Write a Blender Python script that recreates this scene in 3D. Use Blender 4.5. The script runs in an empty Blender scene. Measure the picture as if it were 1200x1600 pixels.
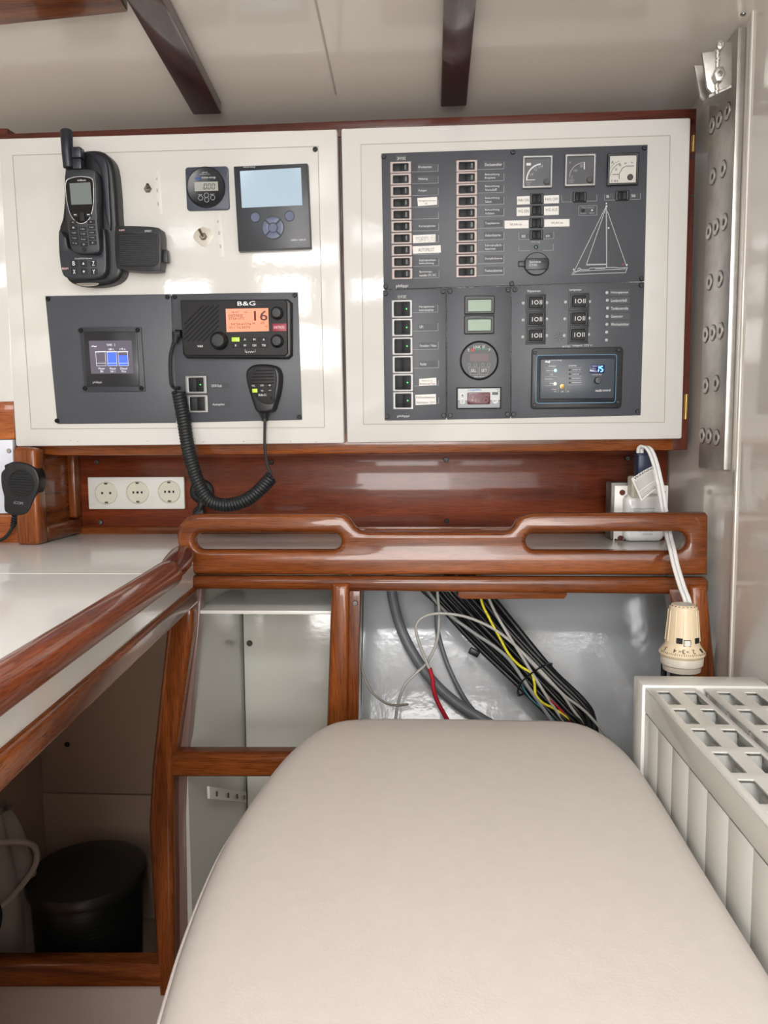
import bpy, bmesh, math, random
from mathutils import Vector, Matrix
V = Vector
random.seed(7)
SC = bpy.context.scene
COL = SC.collection
# ------------------------------------------------------------------ camera
CAMZ = 0.93
F = 1200.0
def _cam():
    a = V(((669-600)/F, (800-690)/F, -1.0))
    k = a.y - 0.007*a.x
    up = V((-0.007, 1.0, k)).normalized()
    y = a.normalized()
    x = y.cross(up).normalized()
    up = x.cross(y).normalized()
    return Matrix((x, y, up))          # rows: world axes in camera space = camera-to-world
R_CW = _cam()
cd = bpy.data.cameras.new('camera'); cam = bpy.data.objects.new('camera', cd); COL.objects.link(cam)
cd.sensor_fit = 'HORIZONTAL'; cd.sensor_width = 36; cd.lens = 36*F/1200; cd.clip_start = 0.02
cam.matrix_world = Matrix.Translation((0, 0, CAMZ)) @ R_CW.to_4x4()
SC.camera = cam
SC.view_settings.view_transform = 'Standard'; SC.view_settings.look = 'None'
SC.view_settings.gamma = 1.0; SC.view_settings.use_curve_mapping = False
SC.view_settings.exposure = 0.15
# ------------------------------------------------------------------ light
w = bpy.data.worlds.new('daylight'); SC.world = w; w.use_nodes = True
w.node_tree.nodes['Background'].inputs[0].default_value = (0.62, 0.78, 1.0, 1)
w.node_tree.nodes['Background'].inputs[1].default_value = 1.0
def area(name, loc, aim, sx, sy, power, col):
    l = bpy.data.lights.new(name, 'AREA'); l.shape = 'RECTANGLE'; l.size = sx; l.size_y = sy
    l.energy = power; l.color = col
    o = bpy.data.objects.new(name, l); COL.objects.link(o); o.location = loc
    d = V(aim) - V(loc); o.rotation_euler = d.to_track_quat('-Z', 'Y').to_euler()
    return o
area('hatch_light', (0.0, -0.30, 1.68), (0.0, -0.20, 0.3), 0.62, 0.62, 25.0, (0.975, 0.985, 1.0))
area('companionway_light', (0.05, -1.5, 1.42), (0.1, 1.3, 0.95), 0.6, 0.45, 11.0, (1.0, 0.985, 0.965))
area('port_light', (-1.05, -1.1, 1.45), (-0.3, 1.3, 0.9), 0.45, 0.22, 4.0, (0.85, 0.93, 1.0))

area('saloon_fill_light', (0.1, -1.62, 0.75), (0.0, 1.0, 1.35), 1.1, 0.5, 29.0, (1.0, 0.985, 0.965))  # added fill light from the rear, brightens the ceiling and lockers

def ray(px, py):
    d = V(((px-600)/F, -(py-800)/F, -1.0))
    return (R_CW @ d).normalized()
CP = V((0, 0, CAMZ))
def hit(px, py, P0, n):
    d = ray(px, py)
    return CP + d*((P0-CP).dot(n)/d.dot(n))
def atY(px, py, Y): return hit(px, py, V((0, Y, 0)), V((0, 1, 0)))
def atX(px, py, X): return hit(px, py, V((X, 0, 0)), V((1, 0, 0)))
def atZ(px, py, Z): return hit(px, py, V((0, 0, Z)), V((0, 0, 1)))
# ------------------------------------------------------------------ materials
def lin(c):
    return tuple(((v/255)/12.92 if v/255 <= 0.04045 else ((v/255+0.055)/1.055)**2.4) for v in c)
MATS = {}
def mat(name, rgb=(200, 200, 200), rough=0.5, metal=0.0, coat=0.0, bump=None, var=0.0, vscale=8.0, emit=None, estr=1.0, spec=0.5, trans=0.0):
    if name in MATS: return MATS[name]
    m = bpy.data.materials.new(name); m.use_nodes = True
    nt = m.node_tree; N = nt.nodes; L = nt.links; b = N['Principled BSDF']
    c = lin(rgb)
    b.inputs['Base Color'].default_value = (*c, 1)
    b.inputs['Roughness'].default_value = rough
    b.inputs['Metallic'].default_value = metal
    b.inputs['Coat Weight'].default_value = coat
    b.inputs['Coat Roughness'].default_value = 0.06
    b.inputs['Specular IOR Level'].default_value = spec
    b.inputs['Transmission Weight'].default_value = trans
    if emit:
        b.inputs['Emission Color'].default_value = (*lin(emit), 1); b.inputs['Emission Strength'].default_value = estr
    tc = N.new('ShaderNodeTexCoord')
    if var:
        n = N.new('ShaderNodeTexNoise'); n.inputs['Scale'].default_value = vscale; n.inputs['Detail'].default_value = 5
        L.new(tc.outputs['Object'], n.inputs['Vector'])
        r = N.new('ShaderNodeValToRGB')
        r.color_ramp.elements[0].position = 0.3; r.color_ramp.elements[1].position = 0.7
        r.color_ramp.elements[0].color = (*[v*(1-var) for v in c], 1)
        r.color_ramp.elements[1].color = (*[min(1, v*(1+var)) for v in c], 1)
        L.new(n.outputs['Fac'], r.inputs['Fac']); L.new(r.outputs['Color'], b.inputs['Base Color'])
    if bump:
        n2 = N.new('ShaderNodeTexNoise'); n2.inputs['Scale'].default_value = bump[0]; n2.inputs['Detail'].default_value = 3
        L.new(tc.outputs['Object'], n2.inputs['Vector'])
        bp = N.new('ShaderNodeBump'); bp.inputs['Strength'].default_value = bump[1]; bp.inputs['Distance'].default_value = 0.001
        L.new(n2.outputs['Fac'], bp.inputs['Height']); L.new(bp.outputs['Normal'], b.inputs['Normal'])
        L.new(bp.outputs['Normal'], b.inputs['Coat Normal'])
    MATS[name] = m
    return m
def wood(name, light, dark, axis=0, rough=0.26, coat=0.4, scale=1.0, contrast=0.5):
    if name in MATS: return MATS[name]
    m = bpy.data.materials.new(name); m.use_nodes = True
    nt = m.node_tree; N = nt.nodes; L = nt.links; b = N['Principled BSDF']
    tc = N.new('ShaderNodeTexCoord'); mp = N.new('ShaderNodeMapping')
    s = [28*scale]*3; s[axis] = 1.6*scale; mp.inputs['Scale'].default_value = s
    L.new(tc.outputs['Object'], mp.inputs['Vector'])
    n = N.new('ShaderNodeTexNoise'); n.inputs['Scale'].default_value = 1.0; n.inputs['Detail'].default_value = 6
    n.inputs['Distortion'].default_value = 0.9; L.new(mp.outputs['Vector'], n.inputs['Vector'])
    mp2 = N.new('ShaderNodeMapping'); s2 = [700*scale]*3; s2[axis] = 30*scale; mp2.inputs['Scale'].default_value = s2
    L.new(tc.outputs['Object'], mp2.inputs['Vector'])
    n2 = N.new('ShaderNodeTexNoise'); n2.inputs['Scale'].default_value = 1.0; n2.inputs['Detail'].default_value = 3
    L.new(mp2.outputs['Vector'], n2.inputs['Vector'])
    r = N.new('ShaderNodeValToRGB')
    e = r.color_ramp.elements; e[0].position = 0.5-0.35*contrast; e[1].position = 0.5+0.35*contrast
    e[0].color = (*lin(dark), 1); e[1].color = (*lin(light), 1)
    L.new(n.outputs['Fac'], r.inputs['Fac'])
    r2 = N.new('ShaderNodeValToRGB'); e = r2.color_ramp.elements
    e[0].position = 0.36; e[1].position = 0.52; e[0].color = (0.48, 0.43, 0.4, 1); e[1].color = (1, 1, 1, 1)
    L.new(n2.outputs['Fac'], r2.inputs['Fac'])
    mx = N.new('ShaderNodeMix'); mx.data_type = 'RGBA'; mx.blend_type = 'MULTIPLY'; mx.inputs[0].default_value = 0.8
    L.new(r.outputs['Color'], mx.inputs[6]); L.new(r2.outputs['Color'], mx.inputs[7])
    L.new(mx.outputs[2], b.inputs['Base Color'])
    b.inputs['Roughness'].default_value = rough; b.inputs['Coat Weight'].default_value = coat
    b.inputs['Coat Roughness'].default_value = 0.05; b.inputs['Specular IOR Level'].default_value = 0.25
    bp = N.new('ShaderNodeBump'); bp.inputs['Strength'].default_value = 0.12; bp.inputs['Distance'].default_value = 0.0006
    L.new(n2.outputs['Fac'], bp.inputs['Height']); L.new(bp.outputs['Normal'], b.inputs['Normal'])
    MATS[name] = m
    return m
MA_L, MA_D = (150, 82, 36), (88, 43, 20)
WX = wood('mahogany_along_x', MA_L, MA_D, 0); WY = wood('mahogany_along_y', MA_L, MA_D, 1); WZ = wood('mahogany_along_z', MA_L, MA_D, 2)
WB = wood('mahogany_board', (142, 66, 34), (76, 31, 18), 0, 0.35, 0.35, 0.8, 0.7)
WP = wood('mahogany_dark_beam', (80, 48, 46), (56, 34, 34), 1, 0.3, 0.6)
WT = wood('mahogany_trim', (100, 50, 38), (66, 33, 27), 0, 0.35, 0.3)
WTY = wood('mahogany_trim_upright', (100, 50, 38), (66, 33, 27), 1, 0.35, 0.3)
WHITE = mat('white_gloss_paint', (219, 217, 213), 0.12, coat=0.5, bump=(26, 0.22))
WHITE2 = mat('white_gloss_panel', (217, 215, 210), 0.1, coat=0.5, bump=(45, 0.25))
LINER = mat('locker_liner', (205, 205, 196), 0.16, coat=0.4, bump=(60, 0.25))
CEIL = mat('headliner_paint', (220, 212, 203), 0.17, coat=0.3, bump=(5, 0.15))
WALLP = mat('bulkhead_paint', (224, 218, 210), 0.09, coat=0.5, bump=(7, 0.12))
TOPW = mat('worktop_laminate', (228, 228, 225), 0.12, bump=(5, 0.05), spec=0.09)
PAN = mat('anthracite_panel', (72, 75, 82), 0.42, bump=(700, 0.12), var=0.04, vscale=30)
PAN2 = mat('anthracite_dark_edge', (38, 40, 44), 0.5)
BLK = mat('black_plastic', (25, 27, 30), 0.38, bump=(900, 0.1))
BLKG = mat('black_gloss', (14, 15, 18), 0.12, coat=0.3)
BLKM = mat('black_matte', (20, 21, 24), 0.6)
BLKN = mat('blue_black_plastic', (36, 39, 48), 0.35)
DGR = mat('dark_grey_plastic', (52, 55, 62), 0.4)
SILV = mat('champagne_metal', (158, 147, 143), 0.4, metal=0.25)
GREYM = mat('grey_bezel', (150, 150, 150), 0.35, metal=0.3)
STEEL = mat('brushed_steel', (196, 193, 188), 0.46, metal=1.0, var=0.1, vscale=40)
STEELD = mat('steel_dark', (110, 108, 106), 0.35, metal=1.0)
SCREW = mat('black_screw', (22, 22, 25), 0.35, metal=0.4)
BRASS = mat('brass', (190, 160, 95), 0.35, metal=0.9)
INK = mat('white_print', (222, 224, 226), 0.6)
INKD = mat('grey_print', (165, 168, 172), 0.6)
INKB = mat('black_print', (25, 25, 28), 0.6)
PAPER = mat('white_label_paper', (232, 230, 226), 0.55)
LABG = mat('charcoal_label', (50, 53, 58), 0.45)
RUB = mat('black_rubber', (24, 28, 30), 0.5)
PLW = mat('white_plastic', (225, 224, 218), 0.25)
PLC = mat('cream_socket_plastic', (214, 212, 196), 0.3)
CREAM = mat('beige_valve_plastic', (226, 208, 176), 0.35)
RADW = mat('radiator_enamel', (222, 222, 216), 0.3, coat=0.2)
LEATH = mat('cushion_vinyl', (220, 213, 206), 0.5, bump=(420, 0.13), var=0.02, vscale=60)
# ------------------------------------------------------------------ geometry helpers
class G:
    def __init__(s): s.bm = bmesh.new()
    def _add(s, tmp, M=None):
        me = bpy.data.meshes.new('t'); tmp.to_mesh(me); tmp.free()
        if M is not None: me.transform(M)
        s.bm.from_mesh(me); bpy.data.meshes.remove(me); return s
    def hexa(s, c8, b=0, seg=2, M=None):
        t = bmesh.new(); v = [t.verts.new(c) for c in c8]
        for f in ((0, 3, 2, 1), (4, 5, 6, 7), (0, 1, 5, 4), (1, 2, 6, 5), (2, 3, 7, 6), (3, 0, 4, 7)):
            t.faces.new([v[i] for i in f])
        bmesh.ops.recalc_face_normals(t, faces=t.faces)
        if b: bmesh.ops.bevel(t, geom=list(t.edges), offset=b, segments=seg, profile=0.5, affect='EDGES', clamp_overlap=True)
        return s._add(t, M)
    def box(s, x0, x1, y0, y1, z0, z1, b=0, seg=2, M=None):
        return s.hexa([(x0, y0, z0), (x1, y0, z0), (x1, y1, z0), (x0, y1, z0), (x0, y0, z1), (x1, y0, z1), (x1, y1, z1), (x0, y1, z1)], b, seg, M)
    def poly(s, pts, z0, z1, b=0, seg=2, M=None, allb=False, taper=None):
        t = bmesh.new(); n = len(pts)
        cx = sum(p[0] for p in pts)/n; cy = sum(p[1] for p in pts)/n
        k = taper or 1.0
        lo = [t.verts.new((p[0], p[1], z0)) for p in pts]
        hi = [t.verts.new((cx+(p[0]-cx)*k, cy+(p[1]-cy)*k, z1)) for p in pts]
        ft = t.faces.new(hi); fb = t.faces.new(lo[::-1])
        for i in range(n): t.faces.new((lo[i], lo[(i+1) % n], hi[(i+1) % n], hi[i]))
        bmesh.ops.recalc_face_normals(t, faces=t.faces)
        if b:
            ed = list(ft.edges) + (list(fb.edges) if allb else [])
            bmesh.ops.bevel(t, geom=ed, offset=b, segments=seg, profile=0.5, affect='EDGES', clamp_overlap=True)
        return s._add(t, M)
    def plate(s, loops, z0, z1, b=0.0, res=2, M=None):
        cu = bpy.data.curves.new('c', 'CURVE'); cu.dimensions = '2D'; cu.fill_mode = 'BOTH'
        for lp in loops:
            sp = cu.splines.new('POLY'); sp.points.add(len(lp)-1); sp.use_cyclic_u = True
            for i, p in enumerate(lp): sp.points[i].co = (p[0], p[1], 0, 1)
        cu.extrude = max(0, (z1-z0)/2-b); cu.bevel_depth = b; cu.offset = -b; cu.bevel_resolution = res
        o = bpy.data.objects.new('c', cu); me = bpy.data.meshes.new_from_object(o)
        bpy.data.objects.remove(o); bpy.data.curves.remove(cu)
        t = bmesh.new(); t.from_mesh(me); bpy.data.meshes.remove(me)
        bmesh.ops.remove_doubles(t, verts=t.verts, dist=1e-6)
        bmesh.ops.recalc_face_normals(t, faces=t.faces)
        MM = Matrix.Translation((0, 0, (z0+z1)/2))
        return s._add(t, (M @ MM) if M is not None else MM)
    def lathe(s, prof, seg=24, M=None, close=True):
        t = bmesh.new(); rings = []
        for r, z in prof:
            rings.append([t.verts.new((r*math.cos(2*math.pi*i/seg), r*math.sin(2*math.pi*i/seg), z)) for i in range(seg)] if r > 1e-7 else [t.verts.new((0, 0, z))])
        for a, c in zip(rings, rings[1:]):
            if len(a) == 1 and len(c) == 1: continue
            for i in range(seg):
                j = (i+1) % seg
                if len(a) == 1: t.faces.new((a[0], c[i], c[j]))
                elif len(c) == 1: t.faces.new((a[i], a[j], c[0]))
                else: t.faces.new((a[i], a[j], c[j], c[i]))
        if close:
            for rg in (rings[0], rings[-1]):
                if len(rg) > 1:
                    try: t.faces.new(rg)
                    except ValueError: pass
        bmesh.ops.recalc_face_normals(t, faces=t.faces)
        return s._add(t, M)
    def cyl(s, cx, cy, z0, z1, r, seg=16, b=0, M=None, r2=None):
        r2 = r if r2 is None else r2
        pr = [(r, z0), (r2, z1-b), (r2-b, z1)] if b else [(r, z0), (r2, z1)]
        T = Matrix.Translation((cx, cy, 0))
        return s.lathe(pr, seg, (M @ T) if M is not None else T)
    def tube(s, pts, r, seg=8, flat=1.0, upv=None, cap=True):
        t = bmesh.new(); pts = [V(p) for p in pts]; n = len(pts); rings = []
        up = V(upv) if upv else None; N = None
        for i, p in enumerate(pts):
            T = (pts[min(i+1, n-1)]-pts[max(i-1, 0)]).normalized()
            if up: A = T.cross(up).normalized(); 
            else:
                if N is None: N = T.orthogonal().normalized()
                N = (N - T*N.dot(T)).normalized(); A = N
            B = T.cross(A).normalized(); rr = r[i] if isinstance(r, (list, tuple)) else r
            rings.append([t.verts.new(p+A*rr*math.cos(2*math.pi*k/seg)+B*rr*flat*math.sin(2*math.pi*k/seg)) for k in range(seg)])
        for a, c in zip(rings, rings[1:]):
            for k in range(seg): t.faces.new((a[k], a[(k+1) % seg], c[(k+1) % seg], c[k]))
        if cap: t.faces.new(rings[0][::-1]); t.faces.new(rings[-1])
        bmesh.ops.recalc_face_normals(t, faces=t.faces)
        return s._add(t)
    def sweep(s, pts, prof, side):          # prof: list of (a, b) offsets along side vector and its normal
        t = bmesh.new(); pts = [V(p) for p in pts]; n = len(pts); rings = []; side = V(side)
        for i, p in enumerate(pts):
            T = (pts[min(i+1, n-1)]-pts[max(i-1, 0)]).normalized()
            A = (side-T*side.dot(T)).normalized(); B = T.cross(A).normalized()
            rings.append([t.verts.new(p+A*a+B*b_) for a, b_ in prof])
        m = len(prof)
        for a, c in zip(rings, rings[1:]):
            for k in range(m): t.faces.new((a[k], a[(k+1) % m], c[(k+1) % m], c[k]))
        t.faces.new(rings[0][::-1]); t.faces.new(rings[-1])
        bmesh.ops.recalc_face_normals(t, faces=t.faces)
        return s._add(t)
    def text(s, body, x0, x1, y0, y1, z=0.0, bold=0.02, M=None):
        if bold > .03:
            d = (x1-x0)/max(1, len(body))*.06
            s.text(body, x0, x1-d, y0, y1, z, 0, M); return s.text(body, x0+d, x1, y0, y1, z+.00005, 0, M)
        bold = 0
        cu = bpy.data.curves.new('f', 'FONT'); cu.body = body; cu.fill_mode = 'FRONT'; cu.offset = bold; cu.resolution_u = 2
        cu.align_x = 'CENTER' if '\n' in body else 'LEFT'
        o = bpy.data.objects.new('f', cu); me = bpy.data.meshes.new_from_object(o)
        bpy.data.objects.remove(o); bpy.data.curves.remove(cu)
        xs = [v.co.x for v in me.vertices]; ys = [v.co.y for v in me.vertices]
        if not xs: return s
        sx = (x1-x0)/max(1e-6, max(xs)-min(xs)); sy = (y1-y0)/max(1e-6, max(ys)-min(ys))
        MM = Matrix.Translation((x0-min(xs)*sx, y0-min(ys)*sy, z)) @ Matrix.Diagonal((sx, sy, 1, 1))
        me.transform((M @ MM) if M is not None else MM)
        s.bm.from_mesh(me); bpy.data.meshes.remove(me); return s
    def seg7(s, ch, x0, x1, y0, y1, z, th=0.16, slant=0.12):
        segs = {'0': 'abcdef', '1': 'bc', '2': 'abged', '3': 'abgcd', '4': 'fgbc', '5': 'afgcd', '6': 'afgedc', '7': 'abc', '8': 'abcdefg', '9': 'abcdfg'}[ch]
        W = x1-x0; H = y1-y0; w = th*W*1.4; ym = (y0+y1)/2
        bx = {'a': (x0+w, x1-w, y1-w, y1), 'g': (x0+w, x1-w, ym-w/2, ym+w/2), 'd': (x0+w, x1-w, y0, y0+w), 'b': (x1-w, x1, ym+w/3, y1-w/2), 'c': (x1-w, x1, y0+w/2, ym-w/3), 'f': (x0, x0+w, ym+w/3, y1-w/2), 'e': (x0, x0+w, y0+w/2, ym-w/3)}
        S = Matrix(((1, slant, 0, -slant*y0), (0, 1, 0, 0), (0, 0, 1, 0), (0, 0, 0, 1)))
        for c in segs:
            a = bx[c]; s.box(*a, z, z+0.0002, M=S)
        return s
    def build(s, name, m, parent=None, label=None, kind=None, smooth=40):
        me = bpy.data.meshes.new(name)
        ang = math.radians(smooth)
        for f in s.bm.faces: f.smooth = True
        for e in s.bm.edges:
            if len(e.link_faces) == 2:
                try: e.smooth = e.calc_face_angle() < ang
                except ValueError: pass
            else: e.smooth = False
        s.bm.to_mesh(me); s.bm.free(); me.materials.append(m)
        o = bpy.data.objects.new(name, me); COL.objects.link(o)
        if parent: o.parent = parent
        if label: o['label'] = label
        if kind: o['kind'] = kind
        return o
def rrect(x0, x1, y0, y1, r, n=5):
    out = []
    for cx, cy, a0 in ((x1-r, y1-r, 0), (x0+r, y1-r, 90), (x0+r, y0+r, 180), (x1-r, y0+r, 270)):
        for i in range(n+1):
            a = math.radians(a0+90*i/n); out.append((cx+r*math.cos(a), cy+r*math.sin(a)))
    return out
def circ(cx, cy, r, n=20, ry=None):
    return [(cx+r*math.cos(2*math.pi*i/n), cy+(ry or r)*math.sin(2*math.pi*i/n)) for i in range(n)]
def smooth(pts, n=8, closed=False):
    P = [V(p) for p in pts]; out = []; m = len(P)
    rng = range(m) if closed else range(m-1)
    for i in rng:
        if closed: a, b, c, d = P[(i-1) % m], P[i], P[(i+1) % m], P[(i+2) % m]
        else: a, b, c, d = P[max(i-1, 0)], P[i], P[i+1], P[min(i+2, m-1)]
        for k in range(n):
            t = k/n
            out.append(0.5*((2*b)+(c-a)*t+(2*a-5*b+4*c-d)*t*t+(3*b-a-3*c+d)*t**3))
    if not closed: out.append(P[-1])
    return out
TILT = math.radians(2.7)
UX = V((1, 0, 0))
PLANES = {'door': (V((0, 1.365, CAMZ)), UX, V((0, -math.sin(TILT), math.cos(TILT))))}
def flatplane(Y): return (V((0, Y, 0)), UX, V((0, 0, 1)))
class Fr:
    """a local frame on a wall plane: x right, y up, z out towards the cabin"""
    def __init__(s, px, py, plane='door', w=0.0):
        P0, u, v = PLANES[plane] if isinstance(plane, str) else flatplane(plane)
        n = u.cross(v).normalized(); s.u, s.v, s.n = u, v, n
        s.o = hit(px, py, P0+n*w, n)
    def p(s, px, py, w=0.0):
        h = hit(px, py, s.o+s.n*w, s.n)-s.o
        return (h.dot(s.u), h.dot(s.v))
    def p3(s, px, py, w=0.0):
        a = s.p(px, py, w); return V((a[0], a[1], w))
    def ps(s, L, w=0.0): return [s.p(a, b, w) for a, b in L]
    def rect(s, x0, y0, x1, y1, w=0.0):
        xm, ym = (x0+x1)/2, (y0+y1)/2
        return (s.p(x0, ym, w)[0], s.p(x1, ym, w)[0], s.p(xm, y1, w)[1], s.p(xm, y0, w)[1])
    def len(s, px, py, d, w=0.0): return s.p(px+d/2, py, w)[0]-s.p(px-d/2, py, w)[0]
    def matrix(s):
        return Matrix.Translation(s.o) @ Matrix((s.u, s.v, s.n)).transposed().to_4x4()
    def local(s, P): h = V(P)-s.o; return V((h.dot(s.u), h.dot(s.v), h.dot(s.n)))
def thing(name, label, cat, fr=None, loc=None, group=None, kind=None):
    o = bpy.data.objects.new(name, None); COL.objects.link(o); o.empty_display_size = 0.02
    if fr is not None: o.matrix_world = fr.matrix()
    elif loc is not None: o.location = loc
    o['label'] = label; o['category'] = cat
    if group: o['group'] = group
    if kind: o['kind'] = kind
    return o
def struct(name, g, m, label=None, **k):
    o = g.build(name, m, **k); o['kind'] = 'structure'
    if label: o['label'] = label
    return o
def tag(o, label, cat, group=None):
    o['label'] = label; o['category'] = cat
    if group: o['group'] = group
    return o
def dup(o, parent=None, off=None):
    c = o.copy(); COL.objects.link(c)
    if parent is not None: c.parent = parent
    if off is not None: c.location = V(c.location)+V(off)
    for ch in [q for q in bpy.data.objects if q.parent is o and q is not c]: dup(ch, c)
    return c
# ================================================================== the cabin shell
def zc(Y): return CAMZ+0.588+0.10*(1.38-Y)
WX_ = 0.465
g = G(); g.hexa([(-1.95, -1.7, zc(-1.7)), (0.75, -1.7, zc(-1.7)), (0.75, 1.6, zc(1.6)), (-1.95, 1.6, zc(1.6)), (-1.95, -1.7, zc(-1.7)+.03), (0.75, -1.7, zc(-1.7)+.03), (0.75, 1.6, zc(1.6)+.03), (-1.95, 1.6, zc(1.6)+.03)])
struct('ceiling', g, CEIL, 'glossy pale grey headliner panel')
g = G(); g.box(WX_, WX_+.03, -1.7, 1.6, -0.36, 1.9); wr = struct('wall_right', g, WALLP, 'glossy off-white bulkhead on the right')
g = G(); g.box(-1.95, 0.6, 1.62, 1.65, -0.36, 1.8); struct('wall_back', g, WALLP)
g = G(); g.box(-1.95, -1.92, -1.7, 1.65, -0.36, 1.9); struct('wall_left', g, WALLP)
g = G(); g.box(-1.95, 0.6, -1.73, -1.7, -0.36, 1.95); struct('wall_rear', g, WALLP)
g = G(); g.box(-1.95, 0.6, -1.73, 1.65, -0.4, -0.36); struct('floor', g, wood('cabin_sole', (150, 95, 55), (100, 60, 35), 1))
# deck beams
def beam(name, x0, x1, label):
    g = G(); Y0, Y1 = -1.6, 1.37; d = 0.022
    g.hexa([(x0, Y0, zc(Y0)-d), (x1, Y0, zc(Y0)-d), (x1, Y1, zc(Y1)-d), (x0, Y1, zc(Y1)-d), (x0, Y0, zc(Y0)), (x1, Y0, zc(Y0)), (x1, Y1, zc(Y1)), (x0, Y1, zc(Y1))], 0.003)
    return struct(name, g, WP, label)
xa = atY(305, 200, 1.37); xb = atY(347, 200, 1.37); beam('trim_1', xa.x-.003, xb.x, 'dark varnished deck beam slanting down at left of centre')
xa = atY(688, 188, 1.37); xb = atY(729, 188, 1.37); beam('trim_2', xa.x, xb.x, 'dark varnished deck beam at right of centre')
# crossbeam at top left
def ceilpt(px, py):
    n = V((0, 0.10, 1)).normalized(); return hit(px, py, V((0, 1.38, CAMZ+0.588)), n)
a = ceilpt(-60, 25); b_ = ceilpt(205, -2)
g = G(); dd = 0.03
p0, p1 = V((a.x-.2, a.y-.02, 0)), V((b_.x+.01, b_.y+.035, 0))
p0 = V((-1.2, ceilpt(0, 22).y-.06, 0)); e1 = ceilpt(0, 22); e2 = ceilpt(200, 1)
dv = (e2-e1); e0 = e1-dv*3.0
pts = [e0, e2, e2+V((0, -.09, 0)), e0+V((0, -.09, 0))]
g.hexa([(q.x, q.y, zc(q.y)-.016) for q in pts]+[(q.x, q.y, zc(q.y)+.005) for q in pts], 0.003)
struct('trim_3', g, WX, 'bright varnished crossbeam over the top left')
# panel joints in the headliner (fine raised battens)
g = G(); jx = atY(527, 190, 1.37).x
g.hexa([(jx-.002, -1.6, zc(-1.6)-.001), (jx+.001, -1.6, zc(-1.6)-.001), (jx+.001, 1.36, zc(1.36)-.001), (jx-.002, 1.36, zc(1.36)-.001), (jx-.002, -1.6, zc(-1.6)+.002), (jx+.001, -1.6, zc(-1.6)+.002), (jx+.001, 1.36, zc(1.36)+.002), (jx-.002, 1.36, zc(1.36)+.002)])
struct('trim_4', g, mat('joint_filler', (176, 170, 162), .4), 'thin panel joint in the headliner')
def screw(g, x, y, z, r, slot=None, M=None):
    g.lathe([(r, z), (r, z+r*.25), (r*.8, z+r*.5), (r*.45, z+r*.5), (r*.35, z+r*.2), (0, z+r*.2)], 12, (M or Matrix()) @ Matrix.Translation((x, y, 0)))
p = ceilpt(1161, 22); g = G(); g.lathe([(0.004, 0), (0.0035, -.0015), (.001, -.0015), (0, -.0005)], 12, Matrix.Translation((p.x, p.y, zc(p.y))))
struct('trim_5', g, STEELD, 'small countersunk screw in the headliner corner')

# ================================================================== wall cabinet with its doors
F0 = Fr(600, 450)
cab = thing('wall_cabinet', 'wide overhead wall cabinet with white gloss doors in a mahogany frame', 'cabinet', F0)
def pquad(fr, pts, z0, z1, b=0, wref=None):
    q = fr.ps(pts, z1 if wref is None else wref)
    g = G(); g.hexa([(x, y, z0) for x, y in q]+[(x, y, z1) for x, y in q], b); return g
# frame members, 20 mm behind the door faces
W0 = -0.020
g = G(); q = F0.ps([(-80, 212), (530, 189), (1089, 169), (1088, 196), (530, 214), (-80, 236)], W0); g.poly(q[::-1], -.06, W0, .002); g.build('frame_rail', WT, cab)
g = pquad(F0, [(1064, 186), (1088.5, 184), (1074.5, 703), (1050, 703)], -.06, W0, .002); g.build('frame_stile', WTY, cab)
g = G(); q = F0.ps([(95, 712), (28, 706), (26, 680), (1066, 670), (1075, 703.5), (600, 709)], W0); g.poly(q[::-1], -.06, W0-.0006, .003); g.build('frame_rail', WX, cab)
g = pquad(F0, [(-30, 200), (12, 200), (34, 712), (-20, 712)], -.06, W0-.001, .002); g.build('frame_stile', WTY, cab)
g = pquad(F0, [(515, 200), (545, 200), (553, 700), (525, 700)], -.06, W0-.002, 0); g.build('frame_stile', WTY, cab)
def door(pts, ipts, label, bev=.004):
    g = pquad(F0, pts, W0+.001, 0, bev); d = g.build('door', WHITE, cab, label)
    if ipts:
        g = pquad(F0, ipts, -.001, .0007, .0006); g.build('door_panel', WHITE2, d)
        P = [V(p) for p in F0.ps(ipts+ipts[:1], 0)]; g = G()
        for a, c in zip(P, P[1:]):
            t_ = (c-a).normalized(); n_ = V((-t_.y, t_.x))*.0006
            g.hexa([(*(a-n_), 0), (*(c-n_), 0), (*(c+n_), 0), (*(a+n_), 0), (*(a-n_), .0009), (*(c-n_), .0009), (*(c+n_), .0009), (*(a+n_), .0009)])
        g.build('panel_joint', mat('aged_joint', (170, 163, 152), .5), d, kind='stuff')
    return d
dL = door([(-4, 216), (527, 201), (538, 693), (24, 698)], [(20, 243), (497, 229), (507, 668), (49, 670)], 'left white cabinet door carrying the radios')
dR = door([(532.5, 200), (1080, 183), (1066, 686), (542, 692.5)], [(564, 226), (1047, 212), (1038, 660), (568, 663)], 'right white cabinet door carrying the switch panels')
dO = door([(-120, 222), (2, 216), (22, 628), (-90, 630)], None, 'far left white door, mostly out of view')
for (hx, hy, h2) in ((1082, 212, 228), (1070.5, 616, 645)):
    g = G(); r = F0.rect(hx-2.2, hy, hx+3.2, hy+(h2-hy)+10, W0)
    g.cyl(0, 0, 0, 1, .0024, 10, M=Matrix.Translation(((r[0]+r[1])/2, r[2], W0+.002)) @ Matrix.Rotation(-math.pi/2, 4, 'X') @ Matrix.Diagonal((1, 1, r[3]-r[2], 1)))
    g.box(r[0], r[1], r[2], r[3], W0, W0+.0018); g.build('hinge', BRASS, cab)
g = G()
for (sx, sy) in ((1082, 245), (1081.5, 306)):
    a = F0.p(sx, sy, W0); g.cyl(a[0], a[1], W0, W0+.001, .0028, 10)
g.build('screw_cap', INKB, cab, kind='stuff')
a = F0.p(492.5, 233.5); g = G(); screw(g, a[0], a[1], 0, .0045); g.build('screw', SCREW, cab)
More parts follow.
